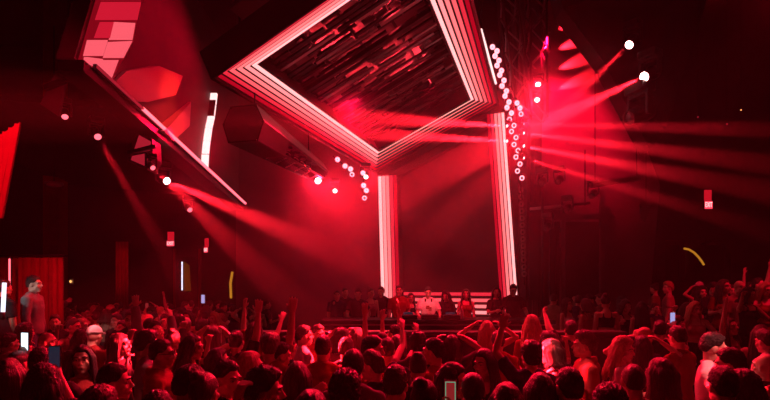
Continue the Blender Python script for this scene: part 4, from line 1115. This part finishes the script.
cupm = guest(732, 351, -70, 'm', 'drink', 'short', 'brown', 'tee', 'black', 'man in black holding a cup, talking to the lit white shirt', 'the man holding a cup')
guest(724, 370, 5, 'm', 'idle', 'short', 'black', 'tee', 'black', 'round dark head in front of the talking pair', 'the round head before the pair')
guest(768, 355, -20, 'm', 'idle', 'bald', 'black', 'jacket', 'black', 'bald man in a black jacket cropped by the picture edge', 'the bald man in jacket')
guest(729, 312, 160, 'f', 'oneup', 'long', 'brown', 'tank', 'tan', 'woman in tan vest below the terrace with one arm up', 'the woman in tan vest', d=7.3, h=1.0)
guest(676, 318, 160, 'f', 'chat', 'bob', 'black', 'tank', 'navy', 'bob-haired woman in navy vest before the terrace step', 'the woman in navy vest', d=7.25)
guest(660, 322, 30, 'm', 'phone', 'short', 'black', 'tee', 'black', 'man in a black tee with a blue-lit phone near the terrace', 'the man with blue-lit phone')
ph4 = PEOPLE[-1]
guest(507, 389, 10, 'f', 'idle', 'long', 'brown', 'tee', 'black', 'brown-haired woman from behind under the raised open hand', 'the brown-haired woman')
guest(395, 386, 15, 'm', 'idle', 'short', 'brown', 'jacket', 'black', 'man in a black hood just below the brown quiff man')
guest(745, 394, -15, 'f', 'idle', 'curls', 'black', 'tee', 'black', 'curly black-haired woman at the lower edge by the bald man')
guest(203, 398, 10, 'f', 'idle', 'bun', 'brown', 'tank', 'red', 'brown-bunned woman in a red vest at the lower edge')
guest(473, 391, 5, 'm', 'idle', 'buzz', 'black', 'tee', 'black', 'shaven dark head at the lower edge before the smiling pair')
guest(311, 398, -5, 'f', 'idle', 'bob', 'black', 'tee', 'red', 'black-bobbed woman in red tee at the lower edge')
guest(541, 397, 0, 'f', 'idle', 'long', 'black', 'tee', 'navy', 'black-haired woman in navy at the lower edge below the raised-hand man')

NCUST = len(PEOPLE)

# everyone else
ROLL = dict(m=('idle', 'idle', 'drink', 'look', 'oneup', 'fistup', 'dance', 'point', 'chat', 'bothup'), f=('idle', 'idle', 'drink', 'chat', 'bothup', 'onhead', 'dance', 'oneup', 'phone', 'headhand', 'idle', 'chat'))
PHR = dict(idle='', drink='', chat='', look='', around='', desk='', oneup='one arm up', lup='one hand up', bothup='both arms up', fistup='fist raised', phone='hand held up', film='hand held up', lphone='hand held up', onhead='hands on head', headhand='hand at head', dance='dancing', point='fist forward')
TN = dict(tee='tee', shirt='shirt', jacket='hooded jacket', tank='vest', crop='crop top')
HN = dict(short='short {c} hair', buzz='shaven head', curly='{c} curls', quiff='{c} quiff', long='long {c} hair', bun='{c} bun', bob='{c} bob', curls='long {c} curls', cap='{c} cap', bald='bald')


def zone(x, y):
    """floor height where guests may stand, else None"""
    px = 385 + x / y * F
    if px < -12 or px > 782: return None
    if 5.25 < x < 10.5 and 7.3 < y < 12.3: return .54 if y > 7.6 and x > 6.3 else None
    if 3.3 < x < 6.2 and 7.4 < y < 12.4: return .28 if 3.8 < x < 5.7 and y > 8.0 else None
    if x < -5.2 and 7.1 < y < 10.1: return None
    if x > -2.55 and x < 3.9: return 0. if y < 6.8 else None
    if x < -2.55: return 0. if y < 14.6 and (y < 8.6 or x < -3.4) else None
    return 0. if y < 7.2 else None


SCR = []                                                 # heads on screen: px, py, radius, depth


def see(p):
    hy = p['top'] - .14
    return (385 + p['x'] / p['y'] * F, HZ - (hy - CZ) / p['y'] * F, .125 / p['y'] * F, p['y'])


for p in PEOPLE: SCR.append(see(p))


def shown(px, py, r, d):
    n = 0
    for i in range(16):
        a = i * 2.399; q = r * math.sqrt((i + .5) / 16); x, y = px + q * math.cos(a), py + q * math.sin(a)
        if y > 400 or x < 0 or x > 770: continue
        hid = False
        for (sx, sy, sr, sd) in SCR:
            if sd >= d - .05: continue
            if (x - sx) ** 2 + (y - sy) ** 2 < sr * sr * 1.05 or (abs(x - sx) < sr * 1.9 and y > sy + sr * 1.9): hid = True; break
        n += not hid
    return n / 16


cand = []
rg = random.Random(11)
yy = 2.7
while yy < 14.6:
    hw = yy * .80
    xx = -hw
    while xx < hw:
        cand.append((xx + rg.uniform(-.16, .16), yy + rg.uniform(-.16, .16))); xx += .50 + yy * .006
    yy += .34 + yy * .012
labels = set(p['o']['label'] for p in PEOPLE)
for x, y in cand:
    if len(PEOPLE) >= 292: break
    z = zone(x, y) if math.hypot(x + 9.24, y - 14) > .75 else None
    if z is None: continue
    if any((q['x'] - x) ** 2 + (q['y'] - y) ** 2 < (.43 if y > 7 else .49 if y > 4.5 else .54) ** 2 for q in PEOPLE): continue
    g = 'm' if rg.random() < .56 else 'f'; h = rg.uniform(.925, 1.0)
    t = dict(x=x, y=y, top=z + h * (1.75 if g == 'm' else 1.72)); s = see(t)
    if shown(*s) < (.22 if y > 7 else .3 if y > 5 else .5): continue
    # leave the head, face and shoulders of everyone described above in view
    if any(sd > y and ((s[0] - sx) ** 2 + (s[1] - sy) ** 2 < (s[2] + sr) ** 2 * .62 or (abs(s[0] - sx) < s[2] * 1.3 + sr * .5 and sy - sr > s[1]  + s[2])
           or (abs(s[0] - sx) < (s[2] + sr) * .75 and s[1] - s[2] < sy + sr * 2.6 and s[1] > sy)) for sx, sy, sr, sd in SCR[:NCUST]): continue
    pose = rg.choice(ROLL[g])
    if y < 4.2 and pose in ('oneup', 'bothup', 'phone', 'point', 'fistup', 'onhead'): pose = 'idle'
    if (y > 7 or x < -3.2) and pose in ('bothup', 'oneup', 'point', 'onhead', 'fistup') and rg.random() < .75: pose = rg.choice(('idle', 'drink', 'dance'))
    if z > 0 and pose in ('bothup', 'oneup'): pose = 'chat' if g == 'f' else 'drink'
    hair = rg.choice(('short', 'short', 'short', 'buzz', 'curly', 'quiff', 'cap') if g == 'm' else ('long', 'long', 'long', 'bob', 'bun', 'curls'))
    hcol = rg.choice(('black', 'black', 'brown', 'brown', 'blond')) if hair != 'cap' else rg.choice(('black', 'white', 'navy'))
    top = rg.choice(('tee', 'tee', 'shirt', 'jacket') if g == 'm' else ('tee', 'tank', 'tank', 'crop'))
    tcol = rg.choice(('black', 'black', 'grey', 'navy', 'red', 'white', 'tan', 'pink', 'khaki'))
    turn = rg.choice((0, 0, 0, 0, 15, -15, 30, -30, 60, -60, 85, -85, 160, 180))
    fac = turn - math.degrees(math.atan2(x - 1.0, 13.0 - y)) * (-1 if y < 11 else 0) * .6 * -1
    fac = turn + math.degrees(math.atan2(1.0 - x, max(2.5, 12.5 - y))) * .7
    p = person(x, y, z, fac, g, pose, hair, hcol, top, tcol, rg.choice(('trousers', 'trousers', 'shorts' if g == 'm' else 'skirt')), rg.choice(('black', 'denim', 'khaki', 'grey')), rg.choice((0, 0, 1, 1, 2, 3)), h)
    p['look'] = (hair, hcol, g, top, tcol, pose, abs(turn)); SCR.append(s)
print('CROWD', len(PEOPLE), NCUST)


def describe(p):
    hair, hcol, g, top, tcol, pose, turn = p['look']
    sx = 'man' if g == 'm' else 'woman'
    hn = HN[hair].format(c={'blond': 'fair'}.get(hcol, hcol))
    cl = {'white': 'pale', 'khaki': 'olive'}.get(tcol, tcol)
    base = '%s with %s in %s %s' % (sx, hn, cl, TN[top])
    if hair == 'buzz': base = 'shaven-headed %s in %s %s' % (sx, cl, TN[top])
    if hair == 'cap': base = '%s-capped %s in %s %s' % (hcol, sx, cl, TN[top])
    ph = PHR[pose]
    near = sorted(ANCH, key=lambda a: ((a[0]['x'] - p['x']) ** 2 + (a[0]['y'] - p['y']) ** 2))
    outs = []
    px = 385 + p['x'] / p['y'] * F
    if p['y'] > 7.6 and p['z'] == 0:
        sc_ = sorted(((abs(px - q), nm) for q, nm in ((55, 'near the dark column'), (122, 'below the narrow red curtain'), (170, 'below the EXIT sign'), (187, 'below the gold doorway'), (231, 'below the amber strip'), (30, 'near the wide curtain'), (90, 'between dark column and red curtain'), (146, 'between red curtain and EXIT sign'), (209, 'between gold doorway and amber strip'))))
        outs += [nm for _, nm in sc_[:2]]
    if p['z'] > .3:
        outs += ['under the terrace EXIT sign' if abs(px - 708) < 20 else 'at the terrace end' if px > 735 else 'on the terrace by the arched recess']
    elif p['z'] > .1:
        outs += ['on the terrace step by the stage door' if px < 605 else 'on the terrace step beyond the door']
    for a, nm in near[:4]:
        dx, dy = abs(p['x'] - a['x']), p['y'] - a['y']; ds = math.hypot(dx, dy)
        nm = nm.replace('the ', '', 1)
        if ds > 2.2: rel = ('far behind the ' if dy > 0 else 'well before the ')
        else: rel = 'beside the ' if abs(dy) < dx else 'behind the ' if dy > 0 else 'before the '
        outs.append(rel + nm)
    return base, ph, outs


for p in PEOPLE[NCUST:]:
    base, ph, outs = describe(p)
    opts = []
    for o_ in outs:
        for e in ([ph] if ph else [('facing us' if p['look'][6] > 150 else '')]) + (['facing the stage'] if p['look'][6] < 40 and not ph else ['turned sideways'] if 40 < p['look'][6] < 100 else []):
            s_ = base + (', ' + e if e else '') + ', ' + o_
            if len(s_.split()) <= 16: opts.append(s_)
        opts.append(base + ', ' + o_)
    opts = [s_ for s_ in opts if len(s_.replace('-', ' ').split()) <= 16] or opts
    lb_ = next((s_ for s_ in opts if s_ not in labels), opts[0])
    if lb_ in labels: print('DUP', lb_)
    labels.add(lb_); p['o']['label'] = lb_; p['o']['group'] = 'dancing crowd on the floor' if p['z'] == 0 else 'guests on the side terrace'
for p in PEOPLE[:NCUST]:
    p['o']['group'] = 'people behind the DJ booth' if abs(p['z'] - .45) < .01 else 'guests on the side terrace' if p['z'] > .2 and p['x'] > 0 else 'guests on the corner platform' if p['z'] > .2 else 'dancing crowd on the floor'


# ------------------------------------------------------------------ things held
def phone(p, side, face, label, screen, back=False):
    c, d = hand_of(p, side)
    o = empty('phone', c + V((0, 0, .055)), label, 'phone')
    o.rotation_euler = (0, 0, face)
    bev(put('case', MB().box((0, 0, 0), (.082, .011, .165)), M['plastic'], o), .005)
    put('screen', MB().box((0, -.0065, 0), (.074, .003, .152)), M[screen], o)
    put('camera_bump', MB().box((.02, .008, .055), (.03, .006, .035)), M['plastic'], o)
    return o


phone(ph1, 1, -.3, 'phone with a glaring white screen held up by the hooded man', 'phone_white')
phone(ph2, -1, .1, 'dark phone held up by the curly woman', 'phone_dim')
o = phone(ph3, -1, -.1, 'phone showing a red picture in a green frame', 'phone_pic')
fmb = MB()
for x in (-.031, .031): fmb.box((x, -.0085, 0), (.005, .002, .14))
for z in (-.07, .07): fmb.box((0, -.0085, z), (.066, .002, .005))
put('guide_frame', fmb, M['phone_green'], o)
phone(ph4, -1, .2, 'blue-lit phone held up near the terrace', 'cool_soft')
n_ph = 0
for p in PEOPLE[NCUST:]:
    if p['look'][5] == 'phone':
        n_ph += 1; bn = describe(p)
        phone(p, -1, R.uniform(-.4, .4), 'phone held up by the ' + bn[0].replace(' with ', ' with ', 1), R.choice(('phone_dim', 'phone_dim', 'phone_pic')))
# raised phones on poles of light in the far crowd
far = sorted((p for p in PEOPLE[NCUST:] if p['y'] > 9), key=lambda p: p['y'])


def cup(p, side, label):
    c, d = hand_of(p, side)
    o = empty('cup', c + V((0, 0, -.045)), label, 'cup')
    put('wall', MB().lathe([(.030, 0), (.032, .004), (.042, .11), (.0395, .11), (.030, .008)], None, 18), M['glass'], o, True)
    put('drink', MB().lathe([(.029, .008), (.037, .08)], None, 16), CLOTH['red'], o, True)


cup(cupw, -1, 'clear cup in the lit hand of the woman in pink vest')
cup(cupm, -1, 'cup held between the talking pair')
# glasses, wrist and light details
mm = gl['M'] @ BODY['m', 'idle'][1]
o = empty('glasses', mm @ V((0, -.1, .01)), 'dark glasses on the man in the red hooded jacket', 'glasses'); o.rotation_euler = gl['o'].rotation_euler
for s in (1, -1):
    put('lens', MB().lathe([(.021, -.003), (.021, .003)], Matrix.Translation((s * .03, -.002, 0)) @ Matrix.Rotation(PI / 2, 4, 'X'), 16), M['lens_off'], o)
    put('temple', MB().tube([(s * .052, 0, .004), (s * .076, .03, .004), (s * .082, .11, .002)], .003, 6), M['plastic'], o)
put('bridge', MB().tube([(-.012, -.004, .004), (.012, -.004, .004)], .003, 6), M['plastic'], o)
# hot spots of stage light on single guests
for (px, py, d, dx, dy, dz, pw, sz) in HOT:
    tg = P(px, py, d); spot('pin_spot', tg + V((dx, dy, dz)), tg, pw, sz, PINK, .5, .05)


# ------------------------------------------------------------------ camera, view
cam = bpy.data.cameras.new('camera'); co = bpy.data.objects.new('camera', cam); C.objects.link(co)
co.location = (0, 0, CZ); co.rotation_euler = (PI / 2, 0, 0)
cam.sensor_width = 36; cam.lens = 36 * F / 770; cam.shift_y = (HZ - 200) / 770; cam.clip_end = 100
sc.camera = co
w = bpy.data.worlds.new('dark'); sc.world = w; w.use_nodes = True
w.node_tree.nodes['Background'].inputs['Color'].default_value = (.002, .0004, .0006, 1)
sc.view_settings.view_transform = 'Standard'; sc.view_settings.look = 'None'
sc.view_settings.exposure = 0; sc.view_settings.gamma = 1
cy = sc.cycles
cy.max_bounces = 4; cy.diffuse_bounces = 2; cy.glossy_bounces = 2; cy.volume_bounces = 0; cy.transmission_bounces = 2
cy.use_denoising = True; cy.caustics_reflective = False; cy.caustics_refractive = False
cy.sample_clamp_indirect = 4
cy.volume_step_rate = 1; cy.volume_max_steps = 128
